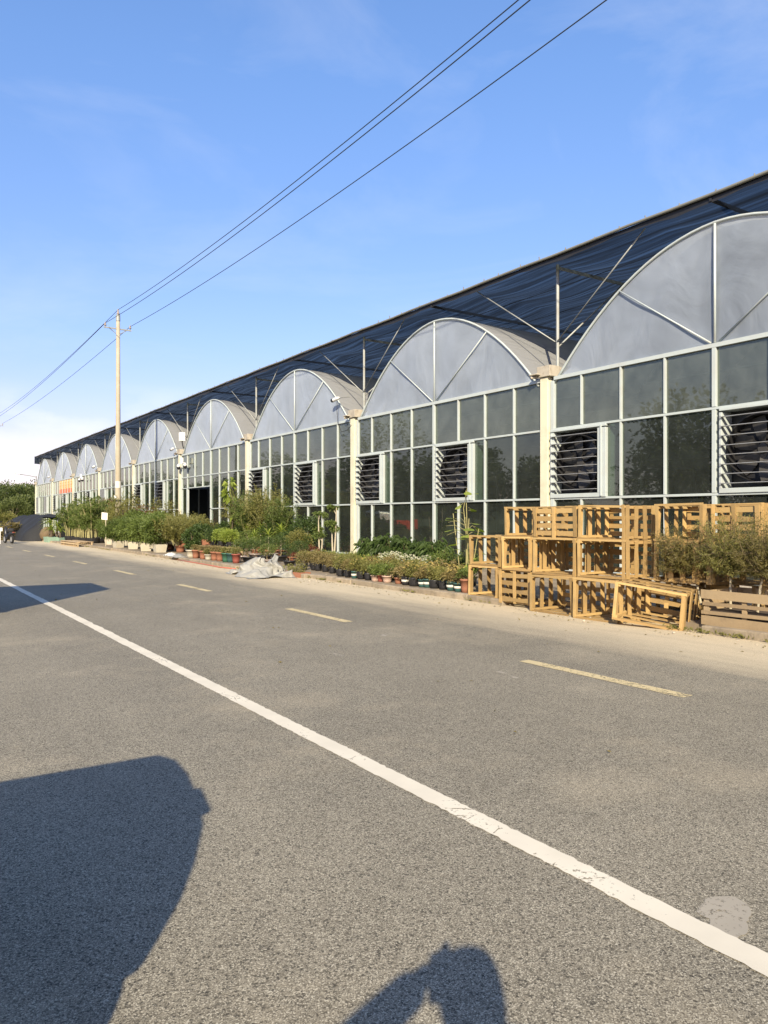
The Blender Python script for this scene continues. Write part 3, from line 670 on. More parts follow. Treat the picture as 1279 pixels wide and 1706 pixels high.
cr(836, 884, 8.98, .625, A_+'in the middle row under the left end of the top row', Hh=.555)
cr(886, 960, 8.95, .605, A_+'in the middle row, wide, darkest inside, third from its left end', rz=R(-1.5), Hh=.57)
cr(963, 1041, 8.92, .62, A_+'in the middle row showing its slatted right side, above the tilted one', rz=R(2), Hh=.555)
cr(1089, 1165, 9.42, .6, A_+'in the middle row half behind the left wispy tree', Hh=.575)
cr(839, 892, 9.05, 1.185, A_+'at the left end of the top row', Hh=.50, rz=R(-2))
cr(888, 961, 8.98, 1.18, 'slatted crate in the top row turned with its battened base to the road', flip=True, Hh=.51)
cr(963, 1041, 8.97, 1.18, A_+'in the top row with a bright slatted right side', rz=R(1.5), Hh=.51)
cr(1091, 1171, 9.45, 1.18, A_+'in the top row above the left wispy tree', Hh=.51)
cr(1178, 1268, 9.75, 1.18, A_+'at the right of the top row behind the wispy tree crowns', Hh=.51, flip=True)
cr(1172, 1262, 9.8, .6, 'slatted crate in the middle row behind the trunks of the wispy trees', Hh=.575, rz=R(90), flip=False)
cr(1265, 1350, 9.85, .6, 'slatted crate in the middle row at the right edge behind the planter', Hh=.575, flip=True)
cr(1272, 1355, 9.85, 1.18, 'slatted crate of the top row at the very right edge', Hh=.51)
for i_, (a, b__) in enumerate(((1092, 1168), (1176, 1262), (1268, 1350))):
    cr(a, b__, 9.85, .09, 'slatted crate of the bottom row '+('behind the tilted crate', 'behind the planter crate and the trunks', 'behind the right end of the planter crate')[i_], Hh=.50, flip=(i_ == 1))
cr(1029, 1128, 8.76, .035, 'open slatted crate tipped askew on the road edge in front of the stack', rz=R(20), rx=R(7), ry=R(-3), Hh=.52, D_=.84)
# planter crate standing on its base with the three wispy trees in it
PX, PY0, PY1 = 9.06, px_y(1169, 9.06), px_y(1169, 9.06)-1.16
t = thing('planter_crate', 'low pale wooden slat box on the kerb holding three wispy trees', 'planter', (PX, (PY0+PY1)/2, .095))
W2 = (PY0-PY1)/2; hh = .47
for x in (0, .80):
    q = MB()
    for z, h_ in ((.06, .12), (.185, .045), (.285, .045), (.405, .115)): board(q, (x, -W2, z), (x, W2, z), .018, h_, up=(0,0,1))
    q.build('long_board_wall', M['grey_wood'], t)
for y in (-W2+.02, W2-.02):
    q = MB()
    for z in (.08, .2, .31, .41): board(q, (.02, y, z), (.78, y, z), .018, .08)
    q.build('end_wall', M['grey_wood'], t)
q = MB()
for x in (.03, .77):
    for y in (-W2+.06, 0, W2-.06): q.bb((x-.012, y-.03, .0), (x+.012, y+.03, hh-.02))
q.build('battens', M['grey_wood'], t)
q = MB(); q.bb((.05, -W2+.05, .01), (.75, W2-.05, .2)); q.build('soil', M['soil'], t)

# ------------------------------------------------------------------ plant kit
def leaf_np(P, D, L, W_, fold=.25, droop=.15):
    """(verts, tris) of one pointed leaf per row of P: base, two mid points, tip."""
    n = len(P); D = D/np.linalg.norm(D, axis=1, keepdims=True).clip(1e-6)
    up = nr.normal(size=(n, 3)); up[:, 2] += 1.2
    S = np.cross(D, up); S /= np.linalg.norm(S, axis=1, keepdims=True).clip(1e-6); U = np.cross(S, D)
    L = np.broadcast_to(np.asarray(L, float), (n,))*nr.uniform(.7, 1.25, n); W_ = np.broadcast_to(np.asarray(W_, float), (n,))*nr.uniform(.75, 1.2, n)
    mid = P+D*(L*.45)[:, None]; tip = P+D*L[:, None]; tip[:, 2] -= droop*L
    a = mid+S*(W_/2)[:, None]+U*(W_*fold)[:, None]; b_ = mid-S*(W_/2)[:, None]+U*(W_*fold)[:, None]
    V = np.stack([P, a, tip, b_], 1).reshape(-1, 3); i = np.arange(n)[:, None]*4
    F = np.concatenate([i+[0, 1, 2], i+[0, 2, 3]], 0); return V, F
def unit(n):
    d = nr.normal(size=(n, 3)); return d/np.linalg.norm(d, axis=1, keepdims=True)
def clump_crown(q, c, r, K, n, L, W_, cr_=.28, droop=.2, flat=1.0, shell=.55, m=0, upb=.3):
    """K leaf clumps round an ellipsoid with n leaves each; returns the clump centres."""
    c = np.array(c); r = np.array(r)
    d = unit(K); d[:, 2] *= flat; rad = nr.uniform(shell, 1, K)**.6
    cs = c+d*rad[:, None]*r*(1-cr_*.6)
    for k in range(K):
        nn = int(n*nr.uniform(.6, 1.3)); e = unit(nn); rr = nr.uniform(.2, 1, nn)**.5
        P = cs[k]+e*rr[:, None]*r*cr_*nr.uniform(.75, 1.25)
        D = e*.7+d[k]*.5+nr.normal(size=(nn, 3))*.45+np.array([0, 0, upb])
        q.np_add(*leaf_np(P, D, L, W_, droop=droop), m)
    return cs
def pot(q, r, h, n=14, m=0, rim=True, z=0):
    pr = [(r*.74, z), (r*.80, z+h*.3), (r*.96, z+h*.86)]
    pr += [(r*1.06, z+h*.86), (r*1.06, z+h), (r*.94, z+h), (r*.9, z+h*.86)] if rim else [(r, z+h), (r*.93, z+h), (r*.9, z+h*.85)]
    q.lathe(pr, n=n, m=m)
def twig_bush(qs, ql, base, h, spread, nt_, per, L, W_, start=.25, up=1.0, m=0, trunk=None, wob=.12, rs=.004, tz=0., hmin=.55):
    """Fine twigs fanning out of a stem, narrow leaves along every twig."""
    base = Vector(base)
    for i in range(nt_):
        a = rng.uniform(0, 2*math.pi); f = rng.uniform(.05, 1)**.5; hz = h*rng.uniform(hmin, 1.0)*(1-.25*f)
        end = base+Vector((math.cos(a)*spread*f, math.sin(a)*spread*f, tz+hz)); s0 = base+Vector((0, 0, tz+h*start*rng.uniform(.2, 1)))
        mid = s0.lerp(end, .5)+Vector((math.cos(a)*spread*f*.12, math.sin(a)*spread*f*.12, h*.05*up))+Vector((rng.gauss(0, wob*spread), rng.gauss(0, wob*spread), 0))
        pts = [s0*(1-t_)**2+mid*2*t_*(1-t_)+end*t_*t_ for t_ in (0, .25, .5, .75, 1)]
        if i % 3 == 0: qs.tube(pts, [rs*1.6, rs*1.3, rs, rs*.7, rs*.4], 4, cap=False)
        pp = np.array([tuple(p) for p in pts]); tt = nr.uniform(.2, 1, per)*4; k = np.minimum(tt.astype(int), 3); fr = (tt-k)[:, None]
        P = pp[k]*(1-fr)+pp[k+1]*fr; T = pp[k+1]-pp[k]; T /= np.linalg.norm(T, axis=1, keepdims=True)
        D = T*.6+unit(per)*.75; P = P+unit(per)*.015
        ql.np_add(*leaf_np(P, D, L, W_, droop=.1), m)
def strap(q, base, az, L, W_, lift, curl, n=6, m=0):
    p = Vector(base); el = lift; h = Vector((math.cos(az), math.sin(az), 0)); s = Vector((-math.sin(az), math.cos(az), 0)); V = []; F = []
    for i in range(n+1):
        f = i/n; w_ = W_*(.55+.9*f if f < .45 else (1-f)/.55*.95+.02)
        V += [p-s*w_/2+Vector((0, 0, w_*.2)), p, p+s*w_/2+Vector((0, 0, w_*.2))]
        p = p+(h*math.cos(el)+Vector((0, 0, 1))*math.sin(el))*L/n; el -= curl/n
    for i in range(n): F += [(3*i, 3*i+1, 3*i+4, 3*i+3), (3*i+1, 3*i+2, 3*i+5, 3*i+4)]
    q.add(V, F, m)

def plant(name, label, cat, parts_, loc=(0, 0, 0), group=None, rz=0.):
    t = thing(name, label, cat, loc, rz, group)
    made = {}
    for nm, q, mt in parts_:
        par = made.get('pot') or made.get('tray') if nm == 'soil' else made.get('foliage') if nm == 'blossom' else None
        made[nm] = q.build(nm, mt, par or t, smooth=(nm in ('pot', 'bowl')))
    return t
def small_pot(kind='black', lm='L_olive', h=.27, spread=.19, K=16, n=26, L=.05, W_=.022, flower=None, nf=26, ph=.17, pr_=.10, band=False):
    """low bedding plant in a nursery pot"""
    p = MB(); pot(p, pr_, ph, 14, rim=(kind != 'black'))
    if band: p.lathe([(pr_*.905, ph*.40), (pr_*.935, ph*.42), (pr_*.97, ph*.62), (pr_*.95, ph*.64)], n=14, m=1, cap=False)
    s = MB(); s.lathe([(pr_*.88, ph*.84), (pr_*.86, ph*.9)], n=12)
    f = MB(); clump_crown(f, (0, 0, ph+h*.45), (spread, spread, h*.6), K, n, L, W_, cr_=.4, shell=.2, upb=.5)
    st = MB()
    for i in range(7):
        a = rng.uniform(0, 6.28); st.tube([(0, 0, ph*.8), (math.cos(a)*spread*.5, math.sin(a)*spread*.5, ph+h*.6)], [.005, .002], 4)
    ps = [('pot', p, [M[{'black':'blackpot','teal':'tealpot','green':'greenpot','terra':'terra','white':'whitepot','pink':'pinkbag','red':'redpot'}[kind]], M['label']]), ('soil', s, M['soil']), ('stems', st, M['stem']), ('foliage', f, M[lm])]
    if flower:
        g = MB(); e = unit(nf); e[:, 2] = abs(e[:, 2])*.8+.2
        P = np.array([0, 0, ph+h*.5])+e*np.array([spread, spread, h*.62])*nr.uniform(.85, 1.15, (nf, 1))
        for k in range(nf):
            ee = unit(6); ee[:, 2] = abs(ee[:, 2])*.5; g.np_add(*leaf_np(np.repeat(P[k:k+1], 6, 0), ee, .026, .02, droop=0))
        ps.append(('blossom', g, M[flower]))
    return ps
# ------------------------------------------------------------------ plants and pots along the strip
PZ = .09
protos = {}
def put(key, maker, name, label, cat, X, px=None, Y=None, z=PZ, sc_=1.0, group=None, rz=None):
    Y = px_y(px, X) if Y is None else Y
    rz = rng.uniform(0, 6.28) if rz is None else rz
    if key not in protos:
        protos[key] = plant(name, label, cat, maker(), (X, Y, z), group, rz); o = protos[key]
        o.scale = (sc_,)*3 if isinstance(sc_, (int, float)) else sc_
    else: o = dup(protos[key], label, (X, Y, z), rz, sc_, group)
    return o
GP = 'small bedding plants in nursery pots along the kerb'
mk = lambda **k: (lambda: small_pot(**k))
# front row on the kerb, single pots one can tell apart
front = [(567,'black','pot_black','black nursery pot of brownish bedding plant at the left end of the kerb row'),
 (579,'black','pot_black2','black nursery pot of dusty bedding plant, second in the kerb row'),(590,'teal','pot_teal','small teal nursery pot with olive bedding plant beside two wide black ones'),
 (602,'black','pot_wide','wide black nursery pot with olive bedding plant, left of the pinkish bags'),(613,'black','pot_black','black nursery pot touching the first pinkish grow bag'),
 (625,'pink','bag_pink','pinkish white grow bag with bedding plant, left one of two'),(634,'red','pot_red','bright red pot squeezed between the two pinkish grow bags'),
 (645,'pink','bag_pink','pinkish white grow bag with bedding plant, right one of two'),(664,'terra','pot_terra','small terracotta pot lower than its neighbours in the kerb row'),
 (676,'black','pot_band','dark nursery pot with white band just right of the low terracotta pot'),(690,'black','pot_wide','wide black nursery pot with yellowish flowers in the middle of the kerb row'),
 (703,'teal','pot_tealband','teal nursery pot with white band, left of two side by side'),(712,'teal','pot_tealband','teal nursery pot with white band, right of two side by side'),
 (724,'black','pot_wide','wide black nursery pot with olive bedding plant near the crates'),(738,'black','pot_black','black nursery pot left of the banded dark pots by the crates'),
 (751,'teal','pot_tealband','dark teal pot with pale band, second from the terracotta pot by the crates'),(763,'teal','pot_tealband','dark teal pot with pale band touching the terracotta pot by the crates'),
 (775,'terra','pot_terra2','terracotta pot standing against the leftmost crate')]
spec = dict(pot_black=mk(kind='black', lm='L_olive', pr_=.095), pot_black2=mk(kind='black', lm='L_dry', pr_=.085), pot_teal=mk(kind='teal', lm='L_olive', pr_=.075, band=True), pot_wide=mk(kind='black', lm='L_olive', pr_=.13, ph=.18, spread=.23, K=22, flower='L_yel', nf=14),
 bag_pink=mk(kind='pink', lm='L_mid', pr_=.11, ph=.14, spread=.2), pot_red=mk(kind='red', lm='L_mid', pr_=.075, ph=.14), pot_terra=mk(kind='terra', lm='L_dry', pr_=.09, ph=.12), pot_band=mk(kind='black', lm='L_dry', pr_=.095, band=True),
 pot_tealband=mk(kind='teal', lm='L_dry', pr_=.09, band=True, flower='L_yel', nf=12), pot_terra2=mk(kind='terra', lm='L_mid', pr_=.10, ph=.26, h=.2))
for px, kind, key, lab in front:
    put(key, spec[key], 'potted_plant', lab, 'potted plant', 9.30+rng.uniform(-.03, .05), px, sc_=rng.uniform(.95, 1.1), group=GP)
# rows behind them: kinds that nothing tells apart share a label
def row(key, maker, label, name, cat, X, p0, p1, n, sc_=(.9, 1.15), grp=None, z=PZ):
    ya_, yb_ = px_y(p0, X), px_y(p1, X)
    for i in range(n):
        f = (i+.5)/n+rng.uniform(-.3, .3)/n
        put(key, maker, name, label, cat, X+rng.uniform(-.12, .12), None, ya_+(yb_-ya_)*f, z=z, sc_=rng.uniform(*sc_), group=grp)
row('r_olive', mk(kind='black', lm='L_olive', spread=.22, h=.30, K=20), 'low olive bedding plant in black pot behind the kerb row of pots', 'potted_plant', 'potted plant', 9.62, 565, 775, 14, grp='olive bedding plants behind the kerb row')
row('r_dry', mk(kind='black', lm='L_dry', spread=.22, h=.3, K=18, flower='L_yel', nf=18), 'dry straw coloured flowering plant in black pot among the low pots', 'potted_plant', 'potted plant', 9.95, 600, 770, 9, grp='straw coloured flowering plants')
row('r_white', mk(kind='black', lm='L_mid', spread=.24, h=.32, K=18, flower='L_white', nf=60), 'plant covered in creamy white flowers in front of the pepper bushes', 'potted_plant', 'potted plant', 10.25, 636, 720, 6, grp='white flowering plants')
row('r_lime', mk(kind='black', lm='L_lime', spread=.26, h=.26, K=20), 'bright yellow green low plant on the strip right of the terracotta tray', 'potted_plant', 'potted plant', 10.5, 540, 640, 8, grp='yellow green low plants')
row('r_brown', mk(kind='black', lm='L_dry', spread=.24, h=.28, K=18), 'brownish green low plant between the tray and the kerb pots', 'potted_plant', 'potted plant', 9.75, 505, 565, 6, grp='brownish low plants')
row('r_brown2', mk(kind='black', lm='L_olive', spread=.24, h=.30, K=18), 'olive brown low plant behind the terracotta tray', 'potted_plant', 'potted plant', 10.3, 495, 600, 9, grp='olive brown low plants')
def pepper():
    p = MB(); pot(p, .13, .2, 12, rim=False); s = MB(); f = MB()
    for i in range(8):
        a = rng.uniform(0, 6.28); s.tube([(0, 0, .15), (math.cos(a)*.1, math.sin(a)*.1, .42), (math.cos(a)*.24, math.sin(a)*.24, .70)], [.008, .006, .003], 5)
    clump_crown(f, (0, 0, .55), (.34, .34, .34), 26, 22, .125, .045, cr_=.38, droop=.75, shell=.3, upb=-.1)
    return [('pot', p, M['blackpot']), ('stems', s, M['stem']), ('foliage', f, M['L_dark'])]
row('pepper', pepper, 'knee high dark bush with long drooping leaves in the row before the glass', 'leafy_shrub', 'shrub', 11.05, 612, 735, 10, (1.0, 1.2), 'dark drooping leaf bushes')
def lightshrub():
    p = MB(); pot(p, .12, .18, 12, rim=False); s = MB(); f = MB()
    twig_bush(s, f, (0, 0, .12), .6, .33, 70, 16, .06, .024)
    return [('pot', p, M['blackpot']), ('stems', s, M['stem']), ('foliage', f, M['L_mid'])]
row('lshrub', lightshrub, 'fresh green twiggy bush between the white flowers and the crates', 'leafy_shrub', 'shrub', 10.3, 735, 790, 6, (.95, 1.2), 'fresh green bushes near the crates')
row('lshrub', lightshrub, 'fresh green twiggy bush in the middle of the strip before the glass', 'leafy_shrub', 'shrub', 11.9, 530, 625, 7, (.55, .75), 'fresh green bushes before the glass')
# climbing plant on canes left of the crates
def climber():
    p = MB(); pot(p, .15, .24, 14); s = MB(); f = MB(); c = MB(); fl = MB()
    for a, hh_ in ((.3, 1.95), (2.2, 1.5), (4.1, 1.4), (5.2, 1.2)):
        c.tube([(math.cos(a)*.1, math.sin(a)*.1, .15), (math.cos(a)*.22*(hh_ < 1.6), math.sin(a)*.3*(hh_ < 1.6), hh_)], .008, 6)
    pts = [(0, 0, .2), (.03, .02, .7), (.0, .0, 1.15), (-.02, .05, 1.6), (.0, -.04, 2.0)]; s.tube(pts, [.012, .011, .009, .007, .004], 6)
    def big(P, az, L, el):
        n = 8; P = Vector(P); h = Vector((math.cos(az), math.sin(az), 0)); sd = Vector((-math.sin(az), math.cos(az), 0)); d = h*math.cos(el)+Vector((0,0,1))*math.sin(el); u = sd.cross(d)
        s.tube([P-h*.0, P+d*.07], .003, 4); P = P+d*.07; V = [P]
        for i in range(n+1):
            t_ = -1+2*i/n; ang = t_*2.3
            r_ = L*(.52+.48*math.cos(ang))**.7*.62+.02
            V.append(P+d*(L*.42+r_*math.cos(ang)*.75)+sd*r_*math.sin(ang)*1.0+u*(.12*L*abs(math.sin(ang)))-Vector((0,0,1))*L*.25*max(0, math.cos(ang)))
        f.add(V, [(0, i+1, i+2) for i in range(n)])
    for z in (.55, .65, .8, .9, 1.0, 1.08, 1.12, 1.18, 1.22, 1.25, 1.3, 1.34, 1.38, 1.5, 1.56, 1.62, 1.7, 1.86, 1.95):
        a = rng.uniform(0, 6.28); k = .09 if z > 1.4 else .20
        big((math.cos(a)*k*rng.uniform(.2, 1), math.sin(a)*k*rng.uniform(.2, 1.3), z), a+rng.uniform(-.5, .5), .21 if z < 1.45 else .14, rng.uniform(-.5, .4))
    for i in range(9):
        a = rng.uniform(0, 6.28); z = rng.uniform(1.0, 1.45); s.tube([(0, 0, z-.1), (math.cos(a)*.2, math.sin(a)*.24, z), (math.cos(a)*.38, math.sin(a)*.42, z-rng.uniform(-.05, .18))], [.005, .004, .002], 4)
    for z in (.78, 1.16): big((-.12, .05, z), 3.6, .10, .2)
    return [('pot', p, M['blackpot']), ('canes', c, M['cane']), ('stems', s, M['cane']), ('foliage', f, M['L_lime'])]
plant('climbing_plant', 'tall climbing plant with large yellow green leaves on canes beside the crates', 'climbing plant', climber(), (9.72, px_y(776, 9.72), PZ))
# three wispy trees standing in the planter crate
for i_, (px, X, hs, lean, lab) in enumerate(((1168, 9.5, 1.0, .07, 'left wispy tree with a bare leaning pale trunk before the crates'), (1217, 9.42, 1.2, -.01, 'middle wispy tree, greenest of the three in the planter crate'), (1262, 9.36, 1.16, -.05, 'right wispy tree in the planter crate at the edge of view'))):
    s = MB(); f = MB(); Y = px_y(px, X); q = MB()
    q.tube([(0, 0, .1), (-.02, lean*1.0, .45), (-.03, lean*2.4, .62), (-.02, lean*3, .82)], [.017, .015, .013, .008], 7)
    twig_bush(s, f, (-.03, lean*3, .44), .92*hs, .48, 300, 30, .045, .0085, start=.25, up=.6, wob=.22, rs=.0035, hmin=.12)
    for k in range(60):   # low outer wisps
        a = rng.uniform(0, 6.28); e0 = Vector((-.03, lean*3, .8)); e1 = e0+Vector((math.cos(a)*.45, math.sin(a)*.52, rng.uniform(-.12, .3)))
        s.tube([e0, e0.lerp(e1, .5)+Vector((0, 0, .05)), e1], [.004, .003, .0015], 4, cap=False)
        tt = nr.uniform(.3, 1, 22)[:, None]; P = np.array(e0)*(1-tt)+np.array(e1)*tt; f.np_add(*leaf_np(P+unit(22)*.02, unit(22)+np.array([0, 0, .3]), .042, .009))
    plant('wispy_tree', lab, 'tree', [('trunk', q, M['palestem']), ('twigs', s, M['stem']), ('foliage', f, M[('L_wisp', 'L_olive', 'L_wisp')[i_]])], (X, Y, .2), 'wispy trees in the planter crate')
# terracotta tray, bowls and bonsai
def tray():
    p = MB(); p.bb((-.17, -.42, 0), (.17, .42, .035)); p.bb((-.17, -.42, .035), (-.14, .42, .13)); p.bb((.14, -.42, .035), (.17, .42, .13)); p.bb((-.14, -.42, .035), (.14, -.39, .13)); p.bb((-.14, .39, .035), (.14, .42, .13))
    s = MB(); s.bb((-.138, -.388, .036), (.138, .388, .10)); f = MB(); clump_crown(f, (0, 0, .22), (.24, .42, .2), 30, 24, .05, .02, cr_=.3, shell=.2)
    return [('tray', p, M['terra']), ('soil', s, M['soil']), ('foliage', f, M['L_olive'])]
plant('planting_tray', 'long terracotta tray of yellowish plants lying right of the crumpled sheet', 'planter', tray(), (8.95, px_y(493, 8.95), 0.0), rz=R(6))
def bonsai(lm='L_dark', h=.55, r=.36, terra=True, K=20, L=.05):
    def f_():
        p = MB()
        p.lathe([(.16, 0), (.19, .04), (.24, .16), (.26, .16), (.26, .19), (.22, .19), (.21, .15)], n=16)
        s = MB(); s.tube([(0, 0, .12), (.05, .02, h*.5), (-.03, .04, h*.8), (.02, 0, h)], [.03, .025, .018, .01], 7)
        f = MB(); cs = clump_crown(f, (0, 0, h+.08), (r, r, r*.62), K, 44, L, L*.45, cr_=.34, shell=.5)
        for c in cs[::2]: s.tube([(0, 0, h*.75), tuple(np.array([0, 0, h*.9])*.5+c*.5), tuple(c)], [.01, .007, .003], 4)
        return [('bowl', p, M['terra' if lm == 'L_red' else 'blackpot' if lm == 'L_dark' else 'porcelain']), ('trunk', s, M['stem']), ('foliage', f, M[lm])]
    return f_
def bushlab(px, a, extra=''): return a
bons = [(505, 12.2, .95, 'b_d', bonsai(), 'round dark bonsai on a high stand left of the pale-stemmed tree'), (518, 11.5, .9, 'b_r', bonsai('L_red', .35, .3), 'reddish dwarf bush in terracotta bowl left of the pale-stemmed tree'),
 (500, 10.9, .85, 'b_d', None, 'dark bonsai in terracotta bowl behind the brownish low plants'), (492, 12.9, 1.25, 'b_d', None, 'largest dark bonsai against the glass right of the strap-leaved plants'),
 (478, 12.0, 1.1, 'b_d', None, 'dark bonsai behind the peak of the crumpled sheet'), (466, 10.9, 1.0, 'b_d', None, 'dark green bonsai just above the crumpled sheet'), (452, 11.4, 1.0, 'b_m', bonsai('L_mid', .5, .38), 'mid green bonsai above the crumpled sheet, right of the terracotta bowl'),
 (440, 10.6, .95, 'b_d', None, 'dark bonsai above the left half of the crumpled sheet'), (425, 10.9, .95, 'b_m', None, 'mid green bonsai left of the strap-leaved plants'), (414, 10.0, .85, 'b_d', None, 'dark low bonsai whose bowl stands left of the crumpled sheet'),
 (404, 9.9, .95, 'b_m', None, 'mid green bonsai at the right end of the pallet bench'), (532, 11.2, .7, 'b_r', None, 'reddish dwarf bush under the pale-stemmed tree'), (486, 11.4, .7, 'b_r', None, 'reddish dwarf bush among the dark bonsai'),
 (429, 12.6, 1.2, 'b_d', None, 'large dark bonsai before the column with the feathery trees'), (396, 11.6, 1.1, 'b_m', None, 'mid green bonsai behind the pallet bench'), (540, 12.9, .8, 'b_d', None, 'dark bonsai against the glass behind the pale-stemmed tree'),
 (446, 9.9, .8, 'b_m', None, 'low green bonsai hidden behind the crumpled sheet'), (482, 10.2, .75, 'b_d', None, 'low dark bonsai behind the right end of the crumpled sheet'), (414, 12.0, 1.2, 'b_m', None, 'tall green bonsai right of the doorway glass')]
for px, X, s_, key, mkr, lab in bons: put(key, mkr, 'bonsai', lab, 'bonsai', X, px, sc_=s_, group='bonsai in bowls before the glass')
# fuller shrubs against the glass behind the bonsai
BACK = [(356, 12.4, .95, 'bk1', 'dense shrub against the glass behind the left end of the pallet bench'), (374, 12.2, 1.0, 'bk2', 'dense shrub against the glass behind the middle of the pallet bench'), (388, 12.5, .95, 'bk1', 'dense shrub before the glass right of the doorway'),
 (409, 12.6, 1.05, 'bk2', 'dense shrub at the foot of the cream column with the feathery trees'), (437, 13.0, 1.1, 'bk1', 'dense shrub behind the strap-leaved plants'), (460, 12.9, 1.15, 'bk2', 'dense shrub right of the strap-leaved plants before the glass'), (508, 12.9, 1.15, 'bk2', 'roundest dense shrub before the glass left of the pale-stemmed trees'), (497, 12.2, .8, 'bk1', 'dense low shrub among the bonsai left of the pale-stemmed trees')]
def backshrub(lm, h, r):
    def f_():
        p = MB(); pot(p, .18, .25, 14); s = MB(); f = MB(); s.tube([(0, 0, .2), (.03, .02, h*.5), (0, 0, h*.8)], [.03, .025, .012], 6)
        cs = clump_crown(f, (0, 0, .25+(h-.25)*.5), (r, r, (h-.25)*.55), 64, 52, .085, .04, cr_=.3, shell=.4)
        for c in cs[::3]: s.tube([(0, 0, h*.45), tuple(c)], [.012, .004], 4)
        return [('pot', p, M['blackpot']), ('trunk', s, M['stem']), ('foliage', f, M[lm])]
    return f_
for px, X, s_, key, lab in BACK: put(key, backshrub('L_dark' if key == 'bk2' else 'L_olive', 1.25, .62), 'leafy_shrub', lab, 'shrub', X, px, sc_=s_, group='dense shrubs before the glass')
# pale-stemmed tufted trees
def tufted(stems):
    def f_():
        p = MB(); pot(p, .17, .22, 14); s = MB(); f = MB()
        for (x, y, h, tufts) in stems:
            s.tube([(x*.3, y*.3, .15), (x*.7, y*.7, h*.5), (x, y, h)], [.03, .024, .014], 7)
            for z, r_ in tufts:
                fx = z/h; dx, dy = rng.uniform(-.12, .12), rng.uniform(-.2, .2)
                s.tube([(x*fx, y*fx, z-.2), (x*fx+dx, y*fx+dy, z)], [.014, .006], 5)
                clump_crown(f, (x*fx+dx, y*fx+dy, z+.03), (r_, r_, r_*.45), 9, 26, .10, .04, cr_=.4, shell=.3, droop=.4)
        return [('pot', p, M['terra']), ('trunk', s, M['palestem']), ('foliage', f, M['L_mid'])]
    return f_
plant('tufted_tree', 'pale forked tree with flat leaf tufts standing left of the white column', 'tree', tufted([(.0, .12, 1.5, [(1.5, .26), (.98, .2)]), (.05, -.08, .85, [(.82, .18)])])(), (12.2, px_y(533, 12.2), PZ))
plant('tufted_tree', 'pale double-stemmed tree with two small leaf tufts close to the white column', 'tree', tufted([(.0, .1, 1.25, [(1.2, .2)]), (.05, -.12, 1.75, [(1.72, .17), (1.05, .15)])])(), (12.3, px_y(555, 12.3), PZ))
# strap-leaved plants
def strappy(h, n, L, W_, lm='L_lime', tops=1):
    def f_():
        p = MB(); pot(p, .16, .24, 14); s = MB(); f = MB()
        for k in range(tops):
            x, y = rng.uniform(-.12, .12)*(tops > 1), rng.uniform(-.16, .16)*(tops > 1); hh_ = h*(1-.25*k)
            s.tube([(x*.4, y*.4, .18), (x, y, hh_)], [.022, .016], 6)
            for i in range(n):
                a = i*2.4+rng.uniform(-.2, .2); fz = i/n; strap(f, (x, y, hh_-.12+.14*fz), a, L*rng.uniform(.75, 1.1), W_, R(10+70*fz), R(95-40*fz))
        return [('pot', p, M['terra']), ('trunk', s, M['palestem']), ('foliage', f, M[lm])]
    return f_
for px, X, s_, key, mkr, lab in ((425, 11.7, 1.0, 'st1', strappy(.75, 22, .46, .05, tops=2), 'yellow green strap-leaved plant with two heads before the feathery trees'), (447, 11.9, .95, 'st2', strappy(.85, 20, .45, .055), 'yellow green strap-leaved plant in the middle of the bonsai'),
   (468, 12.2, 1.05, 'st3', strappy(.9, 24, .5, .06), 'broad yellow green rosette on a stem right of the other strap-leaved plants'), (434, 12.4, 1.15, 'st2', None, 'taller strap-leaved plant behind the two-headed one'), (412, 12.4, 1.2, 'st1', None, 'strap-leaved plant half hidden at the foot of the cream column')):
    put(key, mkr, 'strap_leaved_plant', lab, 'plant', X, px, sc_=s_, group='strap-leaved plants')
# feathery trees in front of the third column
def feathery(h, spread, n, lm, L=.07, W_=.016, per=26, start=.35, stems=3, dy=.12):
    def f_():
        p = MB(); pot(p, .2, .28, 14); s = MB(); f = MB()
        for k in range(stems):
            x, y = rng.uniform(-.12, .12), rng.uniform(-dy, dy)
            s.tube([(x*.3, y*.3, .2), (x*1.5, y*1.5, h*.45), (x*2.2, y*2.4, h*.8)], [.02, .015, .006], 6)
            twig_bush(s, f, (x*1.2, y*1.2, .2), h-.2, spread, n//stems, per, L, W_, start=start, up=1.0, wob=.2)
        return [('pot', p, M['terra']), ('stems', s, M['cane']), ('foliage', f, M[lm])]
    return f_
for px, X, s_, key, mkr, lab in ((400, 12.9, 1.15, 'fe1', feathery(2.55, .8, 190, 'L_olive', L=.085, W_=.022, per=34, start=.55), 'tall feathery tree before the fan left of the pale strap plants'), (418, 12.6, 1.12, 'fe2', feathery(2.6, .75, 180, 'L_mid', L=.085, W_=.022, per=34, start=.5), 'tall feathery tree crossing the cream column'),
   (446, 12.9, 1.22, 'fe1', None, 'tall feathery tree before the glass right of the cream column'), (462, 12.9, 1.0, 'fe2', None, 'rightmost and lowest of the tall feathery trees'),
   (318, 11.0, 1.0, 'fe3', feathery(1.75, .95, 300, 'L_olive', L=.085, W_=.026, per=46, start=.2, stems=6, dy=.4), 'big olive feathery bush in front of the open doorway'), (300, 10.4, 1.0, 'fe3', None, 'big olive feathery bush at the kerb left of the doorway'),
   (284, 10.7, .95, 'fe3', None, 'olive feathery bush behind the cream planters, left of the big one'), (330, 11.8, .8, 'fe3', None, 'low olive feathery bush right of the doorway bush'), (348, 12.0, .72, 'fe3', None, 'low olive feathery bush behind the pallet bench'), (306, 12.3, 1.1, 'fe3', None, 'tallest olive feathery bush against the doorway column')):
    put(key, mkr, 'feathery_bush', lab, 'bush', X, px, sc_=s_, group='feathery bushes and trees')
